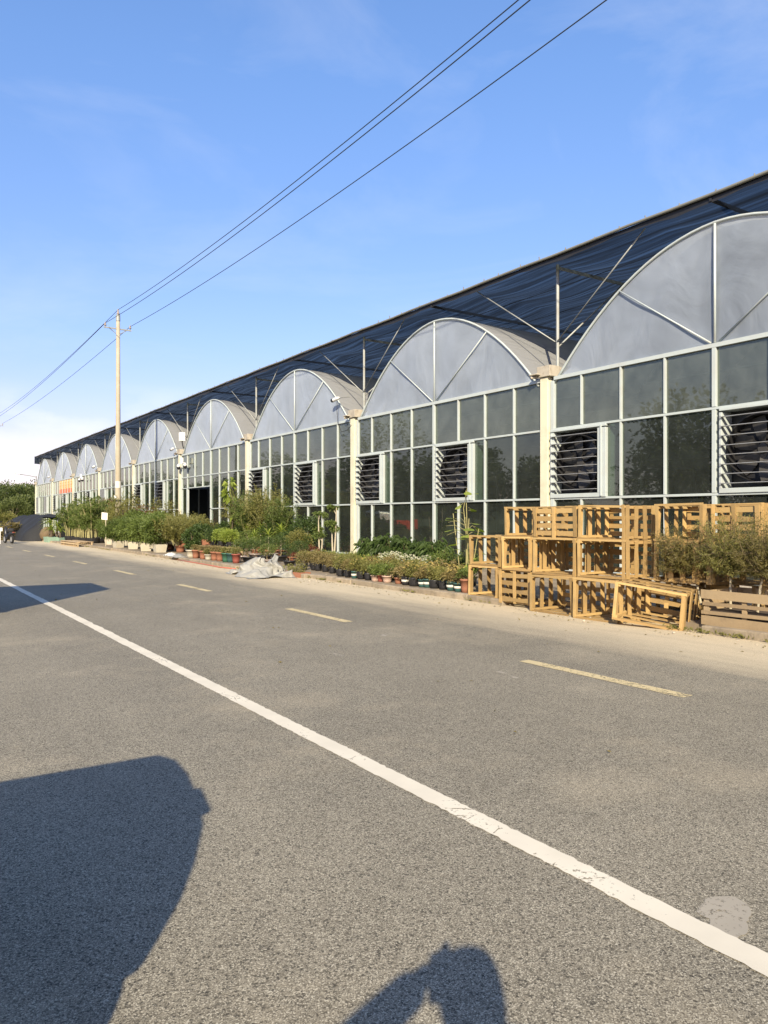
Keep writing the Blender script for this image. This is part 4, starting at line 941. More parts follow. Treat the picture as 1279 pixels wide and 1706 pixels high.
# young tree with a few big lime leaves in front of the doorway bay
def fewleaf():
    p = MB(); pot(p, .16, .24, 12); s = MB(); f = MB(); s.tube([(0, 0, .2), (-.05, .1, 1.0), (.0, -.1, 1.9), (-.1, .5, 2.9)], [.03, .026, .02, .008], 6)
    for z, y in ((2.75, .4), (2.9, .5), (2.5, .7), (2.45, .75), (2.2, .3), (2.1, .45), (1.5, -.3), (1.4, -.35)):
        s.tube([(0, y*.2, z-.25), (0, y, z)], .008, 4); clump_crown(f, (0, y, z), (.12, .14, .1), 3, 5, .24, .15, cr_=.5, droop=.5)
    return [('pot', p, M['blackpot']), ('trunk', s, M['bark']), ('foliage', f, M['L_lime'])]
plant('young_tree', 'thin dark-stemmed young tree with a few large lime leaves before the glass', 'tree', fewleaf(), (12.2, px_y(390, 12.2), PZ))
# pallet bench and the terracotta row
def bench(Ln, h):
    q = MB(); l = []
    for x in (-.32, 0, .32): board(q, (x, -Ln/2, h), (x, Ln/2, h), .2, .03)
    for z in (h-.10, h-.22): board(q, (-.40, -Ln/2, z), (-.40, Ln/2, z), .02, .07)
    k = int(Ln/.45)
    for i in range(k+1):
        y = -Ln/2+.04+(Ln-.08)*i/k; 
        for a, b_ in ((-.385, -.31), (.3, .37)): w_ = MB(); w_.bb((a, y-.04, 0), (b_, y+.04, h-.017)); l.append(('block', w_, M['grey_wood']))
    return [('top_boards', q, M['grey_wood'])]+l
plant('pallet_bench', 'low pinkish pallet bench behind the row of terracotta pots', 'bench', bench(3.2, .42), (9.95, px_y(366, 9.95), PZ))
BY = px_y(366, 9.95)
for i_, (dy, key, lab) in enumerate(((1.35, 'bt', 'long terracotta box at the left end of the pallet bench'),)):
    def mkbt():
        p = MB(); p.bb((-.14, -.3, 0), (.14, .3, .2)); f = MB(); clump_crown(f, (0, 0, .3), (.22, .34, .2), 18, 22, .055, .025, cr_=.35, shell=.2); return [('box', p, M['terra']), ('foliage', f, M['L_mid'])]
    plant('planter_box', lab, 'planter', mkbt(), (9.85, BY+dy, PZ+.436))
for i_, (dy, s_, lab) in enumerate(((.55, .95, 'dark round bush standing on the pallet bench, left one'), (-.15, 1.0, 'bright green bush standing in the middle of the pallet bench'), (-.9, .95, 'bright green bush standing on the right of the pallet bench'))):
    put('benchbush%d' % min(i_, 1), (mk(kind='black', lm=('L_dark', 'L_lime')[min(i_, 1)], spread=.42, h=.48, K=34, n=44, L=.07, W_=.03, pr_=.13, ph=.16)), 'potted_shrub', lab, 'shrub', 9.95, Y=BY+dy, z=PZ+.436, sc_=s_, group='bushes on the pallet bench')
terr = [(338, 'terra', 'tt', 'terracotta pot of dried flowers, leftmost of the row before the pallet bench'), (347, 'white', 'tw', 'small white pot in the row of terracotta pots'), (357, 'terra', 'tt', 'terracotta pot of dried flowers right of the small white pot'), (366, 'terra', 'tt', 'terracotta pot left of the two green pots'),
 (376, 'green', 'tg', 'dark green pot in the terracotta row'), (384, 'teal', 'tl', 'pale teal pot at the right end of the terracotta row'), (393, 'red', 'tr', 'reddish pot right of the teal pot before the bonsai'), (326, 'terra', 'tt', 'terracotta pot at the foot of the glossy dark bush'), (352, 'terra', 'tt', 'terracotta pot close behind the small white pot'), (362, 'terra', 'tt', 'terracotta pot in the second line before the pallet bench')]
for i_, (px, kd, key, lab) in enumerate(terr):
    put(key, mk(kind=kd, lm='L_dry' if kd == 'terra' else 'L_olive', pr_=.13, ph=.28 if kd != 'white' else .17, h=.2, spread=.2), 'potted_plant', lab, 'potted plant', 9.3+(.25 if i_ > 7 else rng.uniform(0, .08)), px, sc_=1.05, group='pots before the pallet bench')
def glossy(h=1.1, r=.45, lm='L_dark', L=.10, W_=.05, K=38, n=42, potm='blackpot', pr_=.2, ph_=.28, square=False):
    def f_():
        p = MB()
        if square:
            a = pr_; p.add([(-a*.8,-a*.8,0),(a*.8,-a*.8,0),(a*.8,a*.8,0),(-a*.8,a*.8,0),(-a,-a,ph_),(a,-a,ph_),(a,a,ph_),(-a,a,ph_),(-a*.88,-a*.88,ph_),(a*.88,-a*.88,ph_),(a*.88,a*.88,ph_),(-a*.88,a*.88,ph_),(-a*.8,-a*.8,ph_*.85),(a*.8,-a*.8,ph_*.85),(a*.8,a*.8,ph_*.85),(-a*.8,a*.8,ph_*.85)],
              [(3,2,1,0)]+[(i, (i+1)%4, 4+(i+1)%4, 4+i) for i in range(4)]+[(4+i, 4+(i+1)%4, 8+(i+1)%4, 8+i) for i in range(4)]+[(8+i, 8+(i+1)%4, 12+(i+1)%4, 12+i) for i in range(4)]+[(12,13,14,15)])
        else: pot(p, pr_, ph_, 14)
        s = MB(); f = MB(); s.tube([(0, 0, ph_*.8), (.03, .02, h*.5), (0, 0, h*.8)], [.03, .025, .012], 6)
        cs = clump_crown(f, (0, 0, ph_+(h-ph_)*.55), (r, r, (h-ph_)*.52), K, n, L, W_, cr_=.3, shell=.45)
        for c in cs[::2]: s.tube([(0, 0, h*.45), tuple((np.array([0, 0, h*.5])+c)/2), tuple(c)], [.012, .008, .004], 4)
        o = [('trunk', s, M['stem']), ('foliage', f, M[lm])]
        return ([('square_pot' if square else 'pot', p, M[potm])]+o)
    return f_
put('gl1', glossy(.95, .3, potm='whitepot'), 'potted_shrub', 'glossy dark bush in cream pot left of the terracotta row', 'shrub', 9.35, 319, group='glossy dark bushes')
put('gl1b', glossy(1.15, .36), 'potted_shrub', 'glossy dark bush in black pot behind the cream pot at the kerb', 'shrub', 9.9, 328, group='glossy dark bushes')
put('gl1b', None, 'potted_shrub', 'glossy dark bush left of the bench against the olive feathery bush', 'shrub', 10.4, 336, sc_=1.05, group='glossy dark bushes')
# broad dark hedge-like bushes in square cream planters
sq = [(197, 9.6, 1.05, 'broad leafy bush in square cream planter right of the white board'), (222, 9.75, 1.1, 'broad leafy bush in square cream planter left of the widest one'), (243, 9.6, 1.12, 'broad leafy bush in square cream planter in the middle of its row'), (266, 9.7, 1.1, 'broad leafy bush in square cream planter next to the olive feathery bush'),
  (232, 10.7, 1.3, 'broad leafy bush in the second line behind the cream planters'), (212, 10.8, 1.25, 'broad leafy bush before the utility pole, second line'), (258, 10.8, 1.25, 'broad leafy bush of the second line left of the feathery bush'), (184, 10.3, 1.05, 'broad leafy bush behind the white board on its post')]
for px, X, s_, lab in sq:
    put('sqb', glossy(1.3, .74, 'L_mid', .10, .05, 70, 60, 'whitepot', .22, .3, True), 'leafy_bush', lab, 'bush', X, px, sc_=s_, group='broad bushes in cream planters')
# small trees behind, between the pole and the third bay
def smalltree(h, r, lm, K=46, n=44, L=.11):
    def f_():
        s = MB(); f = MB()
        s.tube([(0, 0, 0), (.06, .03, h*.35), (0, .1, h*.7)], [.06, .05, .02], 7)
        cs = clump_crown(f, (0, 0, h*.66), (r, r, h*.34), K, n, L, L*.45, cr_=.27, shell=.5)
        for c in cs[::2]: s.tube([(.03, .05, h*.4), tuple((np.array([0, 0, h*.5])+c)/2), tuple(c)], [.025, .014, .005], 5)
        return [('trunk', s, M['bark']), ('crown', f, M[lm])]
    return f_
for px, X, s_, key, mkr, lab in ((213, 12.0, 1.0, 'tr1', smalltree(3.0, .95, 'L_olive'), 'small olive tree right of the utility pole foot'), (186, 11.6, .95, 'tr1', None, 'small olive tree left of the utility pole foot'), (176, 12.4, 1.0, 'tr2', smalltree(2.7, .9, 'L_red', 30, 36), 'small reddish leaved tree behind the white board'),
    (236, 12.6, .8, 'tr2', None, 'small reddish tree behind the broad bushes'), (252, 12.7, .75, 'tr2', None, 'reddish low tree under the fan right of the pole'), (270, 12.6, .86, 'tr1', None, 'small olive tree behind the feathery bush row'), (203, 10.45, .88, 'tr1', None, 'small olive tree hiding the foot of the utility pole'), (190, 10.3, .72, 'tr1', None, 'low olive tree left of and before the utility pole foot'), (160, 11.4, .85, 'tr1', None, 'small olive tree among the bamboo')):
    put(key, mkr, 'small_tree', lab, 'tree', X, px, sc_=s_, group='small trees before the far bays')
# bamboo
def bamboo(h, n, spread):
    def f_():
        p = MB(); p.lathe([(.3, 0), (.36, .1), (.4, .3), (.36, .3)], n=16); s = MB(); f = MB()
        for i in range(n):
            a = rng.uniform(0, 6.28); r_ = rng.uniform(.03, .3); x, y = math.cos(a)*r_, math.sin(a)*r_; hh_ = h*rng.uniform(.65, 1.02); lx, ly = math.cos(a)*spread*rng.uniform(.2, 1), math.sin(a)*spread*rng.uniform(.2, 1)
            pts = [(x+lx*t_**2, y+ly*t_**2, .2+hh_*t_) for t_ in (0, .3, .6, .85, 1)]; s.tube(pts, [.017, .016, .013, .008, .004], 5)
            for k in range(7):
                t_ = rng.uniform(.42, 1); P0 = np.array([x+lx*t_**2, y+ly*t_**2, .2+hh_*t_]); d = unit(1)[0]; d[2] = abs(d[2])*.4
                P = P0+d*nr.uniform(0, .36, (16, 1)); f.np_add(*leaf_np(P, d*.6+unit(16)*.6+np.array([0, 0, -.2]), .15, .022, droop=.45))
        return [('tub', p, M['blackpot']), ('canes', s, M['cane']), ('foliage', f, M['L_mid'])]
    return f_
for px, X, s_, key, mkr, lab in ((118, 10.0, 1.0, 'bb1', bamboo(2.1, 30, .7), 'bamboo clump with yellowish canes at the left end of the pallet'), (130, 10.0, .95, 'bb2', bamboo(2.0, 28, .6), 'bamboo clump standing behind the pallet on the road edge'), (141, 10.1, .9, 'bb1', None, 'bamboo clump at the right end of the pallet'), (153, 10.0, 1.0, 'bb2', None, 'bamboo clump left of the white board'),
    (163, 10.4, 1.15, 'bb1', None, 'tallest bamboo clump next to the white board'), (124, 11.5, 1.15, 'bb2', None, 'bamboo clump of the second line before the far fans'), (146, 11.6, 1.2, 'bb1', None, 'bamboo clump of the second line behind the tall one')):
    put(key, mkr, 'bamboo_clump', lab, 'bamboo', X, px, sc_=s_, group='bamboo clumps')
plant('pallet_bench', 'low wooden pallet on the road edge in front of the bamboo', 'pallet', bench(4.2, .24), (9.0, px_y(127, 9.0), 0.0))
# white board on a post
t = thing('notice_board', 'blank cream board on a thin post before the leafy bushes', 'sign', (9.5, px_y(176, 9.5), PZ), R(20))
q = MB(); q.tube([(0, 0, 0), (0, 0, 1.55)], .025, 8); q.build('post', M['palestem'], t); q = MB(); q.box((-.03, .06, 1.5), (.02, .50, .36), (R(4), 0, 0)); q.build('board', M['board'], t, bevel=.005); q = MB(); q.tube([(-.02, .14, 1.69), (-.02, .06, 1.80), (-.02, -.04, 1.69)], .008, 5); q.build('wire_hanger', M['darkmetal'], t)
# mint troughs and fan-leaf palms
def trough():
    p = MB(); a, b_ = .32, .75
    p.add([(-a,-b_,0),(a,-b_,0),(a,b_,0),(-a,b_,0),(-a*1.15,-b_*1.1,.38),(a*1.15,-b_*1.1,.38),(a*1.15,b_*1.1,.38),(-a*1.15,b_*1.1,.38),(-a,-b_,.38),(a,-b_,.38),(a,b_,.38),(-a,b_,.38),(-a,-b_,.3),(a,-b_,.3),(a,b_,.3),(-a,b_,.3)],
      [(3,2,1,0)]+[(i, (i+1)%4, 4+(i+1)%4, 4+i) for i in range(4)]+[(4+i, 4+(i+1)%4, 8+(i+1)%4, 8+i) for i in range(4)]+[(8+i, 8+(i+1)%4, 12+(i+1)%4, 12+i) for i in range(4)]+[(12,13,14,15)])
    s = MB(); s.tube([(0, .2, .3), (0, .25, .9), (.05, .2, 1.3)], [.10, .09, .06], 8); s.tube([(0, -.3, .3), (0, -.3, .8)], [.09, .06], 8); f = MB()
    for (y, z) in ((.2, 1.3), (-.3, .85)):
        for i in range(22): strap(f, (0, y, z), i*2.4, rng.uniform(.8, 1.1), .10, R(20+60*i/22), R(100))
    return [('trough', p, M['mint']), ('trunk', s, M['bark']), ('fronds', f, M['L_lime'])]
put('trough', trough, 'palm_trough', 'pale mint trough with yellow green palm beside the black netting tunnel', 'planter', 9.0, 84, z=0, sc_=.85, rz=0, group='mint palm troughs')
put('trough', None, 'palm_trough', 'pale mint trough with palm, the one close to the bamboo pallet', 'planter', 9.4, 97, z=0, sc_=.75, rz=.3, group='mint palm troughs')
# crumpled sheet
def tarp():
    q = MB(); nx, ny_ = 80, 130; V = []; F = []; r_ = random.Random(5)
    lobes = [(.12, -.28, .50, .30), (.02, .05, .40, .34), (-.12, .42, .30, .30), (.12, .62, .26, .26), (-.2, -.52, .24, .26), (.15, -.72, .22, .26), (-.22, .06, .26, .26), (-.15, .92, .15, .24), (.1, 1.08, .10, .22), (-.3, -.85, .10, .2)]
    folds = [(r_.uniform(0, math.pi), r_.uniform(2.2, 5.5), r_.uniform(0, 6.28), r_.uniform(.05, .13)) for k in range(7)]
    fine = [(r_.uniform(0, math.pi), r_.uniform(9, 17), r_.uniform(0, 6.28), r_.uniform(.012, .028)) for k in range(6)]
    for i in range(nx+1):
        for j in range(ny_+1):
            x = -.62+1.24*i/nx; y = -1.15+2.5*j/ny_
            wx = x+.16*math.sin(3.1*y+1)+.06*math.sin(8*y); wy = y+.18*math.sin(3.7*x+2)+.07*math.sin(9*x+1)
            base = max(h*max(0, 1-((wx-a)**2+(wy-b_)**2)/(s*s*3.2))**.65 for a, b_, h, s in lobes)
            w_ = 0
            for ang, fq, p_, am in folds:
                c = (wx*math.cos(ang)+wy*math.sin(ang))*fq+p_; w_ += am*((1-abs(math.sin(c)))**1.5-.35)
            for ang, fq, p_, am in fine:
                c = (wx*math.cos(ang)+wy*math.sin(ang))*fq+p_+2*math.sin(wx*3); w_ += am*((1-abs(math.sin(c)))**1.2-.4)
            ed = min(1, (1-abs(x)/.63)*5, (1.36-y)*4, (y+1.16)*4); ed = max(0, ed)
            z = base*1.02*(.3+.7*ed)+w_*(.35+1.1*min(1, base*3))*ed
            V.append((x+.07*math.sin(y*6)+.05*math.sin(z*16+y*3), y+.08*math.sin(x*7+z*9), max(.004+.004*abs(math.sin(x*30+y*21)), z)))
    for i in range(nx):
        for j in range(ny_): F.append((i*(ny_+1)+j, (i+1)*(ny_+1)+j, (i+1)*(ny_+1)+j+1, i*(ny_+1)+j+1))
    q.add(V, F); return q
o = tarp().build('crumpled_sheet', M['tarp'], smooth=True); o.location = (8.35, px_y(430, 8.3), .003); o.scale = (1.0, 1.0, 1.0); o.rotation_euler = (0, 0, R(-8))
tag(o, 'crumpled pale grey plastic sheet heaped at the road edge', 'sheet')
q = MB(); q.tube([(8.9, px_y(292, 8.9), .02), (8.8, px_y(318, 8.8), .02), (8.72, px_y(345, 8.72), .02), (8.6, px_y(365, 8.6), .02), (8.7, px_y(392, 8.7), .02)], .02, 6); tag(q.build('garden_hose', M['hose'], smooth=True), 'reddish hose lying along the road edge before the terracotta pots', 'hose')
for i_, (px, X, m_, lab) in enumerate(((285, 9.15, 'label', 'flat white plastic bag on the kerb left of the cream pot'), (297, 9.0, 'tarp', 'greyish plastic scrap on the kerb beside the hose'))):
    q = MB(); n = 10; V = []; F = []
    for i in range(n+1):
        for j in range(n+1): x, y = -.25+.5*i/n, -.35+.7*j/n; V.append((x, y, .01+.10*max(0, 1-(x*x/.06+y*y/.12))+.03*abs(math.sin(i*1.3+j*2.1)*math.sin(j*.9))))
    for i in range(n):
        for j in range(n): F.append((i*(n+1)+j, (i+1)*(n+1)+j, (i+1)*(n+1)+j+1, i*(n+1)+j+1))
    q.add(V, F); o = q.build('plastic_bag', M[m_], smooth=True); o.location = (X, px_y(px, X), .09); tag(o, lab, 'bag')
# ------------------------------------------------------------------ utility poles and wires
PXX, PY_, PTOP = 11.0, px_y(196.5, 11.0), 12.62
pole = thing('utility_pole', 'tall tapered concrete utility pole rising from the plants before the far bays', 'utility pole', (PXX, PY_, .05))
q = MB(); q.lathe([(.165, 0), (.15, 2.5), (.125, 7), (.098, PTOP-.05)], n=20); q.build('pole_shaft', M['concrete'], pole, smooth=True)
q = MB(); q.bar((-.75, .0, 11.83), (.72, .0, 11.80), .06, .07); q.tube([(-.1, 0, 11.55), (-.5, 0, 11.82)], .018, 5); q.tube([(.1, 0, 11.55), (.5, 0, 11.8)], .018, 5); ca = q.build('crossarm', M['galv'], pole)
def insul(r=.06, h=.24):
    q = MB(); q.lathe([(.02, 0), (.02, .06), (r*1.2, .07), (r, .12), (r*.75, .13), (r*.9, .17), (r*.6, .19), (r*.5, h), (.02, h+.01)], n=12); return q
for x in (-.68, .65):
    o = insul().build('insulator', M['porcelain'], pole, smooth=True); o.location = (x, 0, 11.85)
q = MB(); q.lathe([(.115, PTOP-.38), (.118, PTOP-.37), (.116, PTOP-.05), (.10, PTOP-.04)], n=16); q.build('pole_cap', M['galv'], pole)
o = insul(.075, .34).build('insulator', M['porcelain'], pole, smooth=True); o.location = (0, 0, PTOP-.06)
for z, h_ in ((2.35, .10), (3.1, .35), (2.0, .06)):
    q = MB(); q.lathe([(.158, z), (.160, z+.01), (.158, z+h_), (.15, z+h_+.01)], n=16); q.build('band', M['label'] if h_ > .3 else M['darkmetal'], pole)
q = MB(); q.box((-.19, -.1, 2.6), (.10, .12, .16)); q.build('meter_box', M['lampw'], pole, bevel=.01)
dup(pole, 'concrete utility pole further down the road past the greenhouse end', (PXX, PY_+52, .0)); dup(pole, 'concrete utility pole opposite the near end of the greenhouse', (PXX+.0, PY_-50, .0))
for dx, z0, sg, lab in ((0, PTOP+.30, .82, 'overhead wire running along the tips of the utility poles'), (-.68, 12.1, .86, 'overhead wire on the road side end of the pole crossarms'), (.65, 12.08, .74, 'overhead wire on the greenhouse side end of the pole crossarms')):
    q = MB(); pts = []
    for a, b_, s_ in ((PY_-50, PY_, sg), (PY_, PY_+52, sg*.55)):
        for i in range(33):
            t_ = i/32
            if i == 0 and pts: continue
            pts.append((PXX+dx, a+(b_-a)*t_, z0-4*s_*t_*(1-t_)))
    q.tube(pts, .0135, 5); tag(q.build('overhead_wire', M['wire'], smooth=True), lab, 'wire', 'overhead wires')
# ------------------------------------------------------------------ lamps, cameras and the sign on the greenhouse
def flood(name, label, Y, z, dy=.55, cable=True, s=1.0, X=14.25):
    t = thing(name, label, 'flood lamp', (X, Y, z)); q = MB(); q.tube([(.1, -.55*s, -.02), (0, -.1, .0), (0, dy*.4, .0)], .018, 6); q.build('bracket', M['galv'], t)
    q = MB(); q.tube([(0, dy*.35, .02), (-.01, dy*.55, .01), (-.02, dy, -.02)], [.06*s, .085*s, .10*s], 12); q.build('lamp_body', M['lampw'], t)
    q = MB(); q.tube([(-.02, dy+.003, -.02), (-.024, dy+.17*s, -.03)], [.105*s, .10*s], 12); q.build('lamp_head', M['plasticblk'], t)
    if cable:
        q = MB(); q.tube([(0, dy*.6, -.06), (.0, dy*.6, -.45), (.03, dy*.58, -.9), (.08, dy*.2, -1.25), (.1, -.3, -1.2), (.12, -.55, -1.05)], .011, 5); q.build('cable', M['plasticblk'], t)
    return t
flood('flood_lamp', 'black and white flood lamp with dangling cable at the top of the second cream column', 24.5, 5.93, .5, True, .75)
flood('flood_lamp', 'small flood lamp on the gutter head of the cream column right of the doorway bay', YC(3)+.5, 5.50, .35, False, .8)
flood('flood_lamp', 'small flood lamp on the gutter head of the cream column left of the utility pole', YC(5)+.6, 5.55, .4, False, 1.0)
flood('flood_lamp', 'small flood lamp on the last but one column of the greenhouse', YC(7)+.6, 5.6, .35, False, .9)
def camera_pair(label, Y, z):
    t = thing('security_camera', label, 'camera', (14.2, Y, z)); q = MB(); q.tube([(.2, 0, .15), (0, 0, .15), (0, .55, .12), (0, -.55, .12)], .02, 6); q.bb((-.06, -.06, .08), (.06, .06, .42)); q.build('bracket', M['lampw'], t)
    for y in (-.55, .55):
        q = MB(); q.lathe([(.02, .08), (.08, .06), (.095, 0), (.09, -.05)], (0, y, 0), 12); h_ = q.build('camera_hood', M['lampw'], t); q = MB(); q.lathe([(.11, -.05), (.115, -.12), (.07, -.2), (.01, -.22)], (0, y, 0), 12); q.build('camera_dome', M['plasticblk'], h_, smooth=True)
camera_pair('twin dome cameras on a bracket above the open doorway', YC(3)-1.0, 4.45); camera_pair('twin dome cameras on a bracket in the bay left of the utility pole', YC(6)-4.2, 4.75)
t = thing('junction_box', 'pale box fixed to the canopy post above the doorway column', 'box', (14.55, YC(3), 6.15)); q = MB(); q.box((0, 0, 0), (.28, .34, .5)); q.build('case', M['lampw'], t, bevel=.02); q = MB(); q.tube([(0, .0, -.25), (.05, -.05, -.6), (.2, -.02, -.7)], .03, 6); q.build('cable', M['plasticblk'], t)
t = thing('wall_lamp', 'white lamp on a long arm reaching out from the far corner of the greenhouse', 'lamp', (14.4, YC(8)+.35, 6.0)); q = MB(); q.tube([(.1, 0, 0), (-.5, 0, .12), (-1.5, 0, .26)], .04, 7); q.tube([(.1, -.2, -1.0), (.1, -.2, 0.1)], .05, 7); q.build('arm', M['galv'], t); q = MB(); q.box((-1.75, 0, .34), (.6, .3, .13), (0, R(8), 0)); q.build('lamp_head', M['lampw'], t, bevel=.05)
t = thing('shop_sign', 'orange lettered sign behind the bars of the second farthest glazed bay', 'sign', (XF-.001, 75.35, 4.42))
q = MB(); q.bb((-.012, -3.0, -.60), (-.004, 3.0, .58)); q.build('sign_panel', M['orange2'], t)
q = MB()
for k in range(5):
    y = 2.45-1.2*k
    for a, b_, c_, d_ in ((-.38, .30, .38, .36), (-.38, .05, .38, .11), (-.04, -.12, .05, .44), (-.30, -.16, .30, -.10), (-.36, -.14, -.28, .2), (.28, -.14, .36, .2)): q.bb((-.022, y-c_, b_+.02), (-.013, y-a, d_+.02))
q.build('lettering', M['orange'], t)
q = MB(); q.bb((-.020, -3.0, -.60), (-.0125, 3.0, -.20)); q.build('red_strip', M['redsign'], t)

# ------------------------------------------------------------------ trees past the greenhouse, hill, and what the glass mirrors
def tree_proto(h, r, K=150, n=40, L=.34, lm='L_far'):
    s = MB(); f = MB(); s.tube([(0, 0, 0), (.1, .05, h*.3), (0, .2, h*.65)], [.2, .16, .06], 8)
    cs = clump_crown(f, (0, 0, h*.58), (r, r, h*.42), K, n, L, L*.5, cr_=.22, shell=.55, flat=.9)
    for c in cs[::4]: s.tube([(.05, .05, h*.3), tuple((np.array([0, 0, h*.42])+c)/2), tuple(c)], [.08, .05, .015], 5)
    return [('trunk', s, M['bark']), ('crown', f, M[lm])]
ft = [(118, 18.6, 6.9, 'broad green tree with layered crown close to the far end of the greenhouse'), (112, 15.6, 6.2, 'rounded green tree at the left edge of view past the tunnel'), (104, 15.6, 4.6, 'low spreading tree before the taller ones behind the tunnel'), (128, 16.6, 7.2, 'tallest green tree of the group past the greenhouse'),
      (100, 13.4, 3.9, 'low bushy tree at the left edge beside the road'), (125, 20.6, 6.4, 'green tree just left of the greenhouse corner'), (108, 18.2, 4.2, 'low tree against the far corner of the greenhouse'), (140, 14.0, 6.6, 'farthest tree by the road at the left edge'), (122, 12.6, 6.0, 'green tree left of the road bend past the greenhouse')]
for i_, (Y, X, h_, lab) in enumerate(ft):
    key = 'ft%d' % (i_ % 3)
    if key not in protos:
        ht = (7.0, 6.2, 4.6)[i_ % 3]; protos[key] = plant('broadleaf_tree', lab, 'tree', tree_proto(ht, (4.4, 3.6, 3.2)[i_ % 3]), (X, Y, 0), 'trees past the greenhouse', rng.uniform(0, 6)); protos[key]['h'] = ht; protos[key].scale = (h_/ht,)*3
    else: dup(protos[key], lab, (X, Y, 0), rng.uniform(0, 6), h_/protos[key]['h'], 'trees past the greenhouse')
hb = MB(); V = []; F = []; n = 160
for i in range(n+1):
    a = 2*math.pi*i/n
    for r_, zz in ((520, -2), (600, .45), (700, 1.0), (820, .9), (1000, -.2)):
        hh_ = 15+9*math.sin(a*3+1)+6*math.sin(a*7+.4)+3*math.sin(a*17)+1.5*math.sin(a*41)
        if -1.2 < math.atan2(math.cos(a), math.sin(a)) < 1.6: hh_ *= .8
        V.append((r_*math.cos(a), r_*math.sin(a), max(-4, hh_*zz)))
for i in range(n):
    for k in range(4): F.append((5*i+k, 5*i+k+1, 5*i+6+k, 5*i+5+k))
hb.add(V, F); struct(hb.build('hills', M['hill'], smooth=True))
# wood across the road, seen only mirrored in the glazing
wd = MB()
for k in range(62):
    Y = -40+k*6.5+rng.uniform(-3, 3); X = -rng.uniform(19, 30); h_ = rng.uniform(7.5, 10) if k % 6 else rng.uniform(11.5, 14)
    wd.tube([(X, Y, 0), (X+.2, Y, h_*.6)], [.25, .1], 6)
    clump_crown(wd, (X, Y, h_*.55), (h_*.5, h_*.5, h_*.45), 64, 52, .46, .30, cr_=.3, shell=.3)
o = wd.build('roadside_wood', M['L_far']); o['kind'] = 'stuff'

# ------------------------------------------------------------------ netting tunnel, heap, scooter at the far end
q = MB(); V = []; F = []; nx, ny_ = 40, 50
for i in range(nx+1):
    for j in range(ny_+1):
        u = i/nx; v = j/ny_; x = 7.7+6.3*u; y = 54+12*v
        prof = min(1, (u/.24))**.55*min(1, v/.05)**.35
        z = 1.72*prof*(1-.10*math.sin(v*math.pi*5)**2)-.07*math.sin(u*14+v*3)*prof+.05*math.sin(u*31+v*17)*prof-.05*abs(math.sin(u*8+v*23))*prof
        if v < .08 and abs(u-.27) < .085: z = max(z, 1.1)+.1
        V.append((x, y-.35*(1-v)*math.sin(u*9), max(.02, z)))
for i in range(nx):
    for j in range(ny_):
        u = (i+.5)/nx
        if j < 4 and abs(u-.27) < .075: continue
        F.append((i*(ny_+1)+j, (i+1)*(ny_+1)+j, (i+1)*(ny_+1)+j+1, i*(ny_+1)+j+1))
q.add(V, F); t = thing('netting_tunnel', 'low tunnel draped in black netting at the far end of the plant strip', 'tunnel'); o = q.build('netting', M['blacknet'], t, smooth=True)
q = MB()
for y in (55.6, 58, 61, 64): q.tube([(8.1, y, 0), (8.6, y, .8), (9.9, y, 1.40), (13.6, y, 1.38), (13.7, y, 0)], .03, 6)
q.build('hoops', M['galv'], t)
q = MB(); q.lathe([(.05, 0), (.35, .05), (.55, .3), (.6, .6), (.45, .95), (.25, 1.05), (.28, 1.15), (.2, 1.15)], n=20); o = q.build('clay_jar', M['clay'], smooth=True); o.location = (9.15, 53.4, 0.0); o.scale = (.8, .8, .8); tag(o, 'big brown clay jar in the mouth of the netting tunnel', 'jar')
hp = MB(); clump_crown(hp, (0, 0, .35), (1.0, 1.3, .75), 40, 50, .22, .06, cr_=.3, shell=.3); o = hp.build('dry_bush', M['L_dry']); o.location = (7.6, 58.5, .2); tag(o, 'straw yellow dry bush at the left end of the netting tunnel', 'bush')
hp = MB(); clump_crown(hp, (0, 0, .6), (1.2, 1.5, .9), 40, 50, .25, .08, cr_=.3, shell=.3); o = hp.build('olive_bush', M['L_olive']); o.location = (8.6, 68, .6); tag(o, 'olive bush peeping over the netting tunnel', 'bush')
t = thing('motor_scooter', 'dark motor scooter parked at the roadside by the left edge', 'scooter', (6.5, 50.5, 0), R(10))
def wheel(r, wd, name, parent, loc, ax='y', hub='tyrewhite'):
    q = MB(); c = (0, 0, 0); n = 20; V = []; F = []
    prof = [(r*.62, -wd/2), (r*.92, -wd/2), (r, -wd*.3), (r, wd*.3), (r*.92, wd/2), (r*.62, wd/2)]
    for j in range(n):
        a = 2*math.pi*j/n
        for rr, w_ in prof: V.append((w_, rr*math.cos(a), rr*math.sin(a)) if ax == 'x' else (rr*math.cos(a), w_, rr*math.sin(a)))
    k = len(prof)
    for j in range(n):
        for i in range(k): F.append((j*k+i, j*k+(i+1)%k, ((j+1)%n)*k+(i+1)%k, ((j+1)%n)*k+i))
    q.add(V, F); o = q.build(name, M['rubber'], parent, smooth=True); o.location = loc
    h = MB(); d = Vector((1, 0, 0)) if ax == 'x' else Vector((0, 1, 0)); h.tube([-d*wd*.42, d*wd*.42], r*.63, 16); h.build('rim', M[hub], o); return o
wheel(.25, .1, 'wheel', t, (0, .62, .25), 'x'); wheel(.25, .11, 'wheel', t, (0, -.6, .25), 'x')
q = MB(); q.tube([(0, -.85, .62), (0, -.5, .58), (0, -.1, .36), (0, .3, .34), (0, .48, .6), (0, .44, .95)], [.06, .15, .14, .12, .13, .07], 10); q.build('body', M['plasticblk'], t, smooth=True)
q = MB(); q.tube([(0, -.75, .78), (0, -.3, .76), (0, -.02, .72)], [.12, .14, .10], 10); q.build('seat', M['rubber'], t, smooth=True)
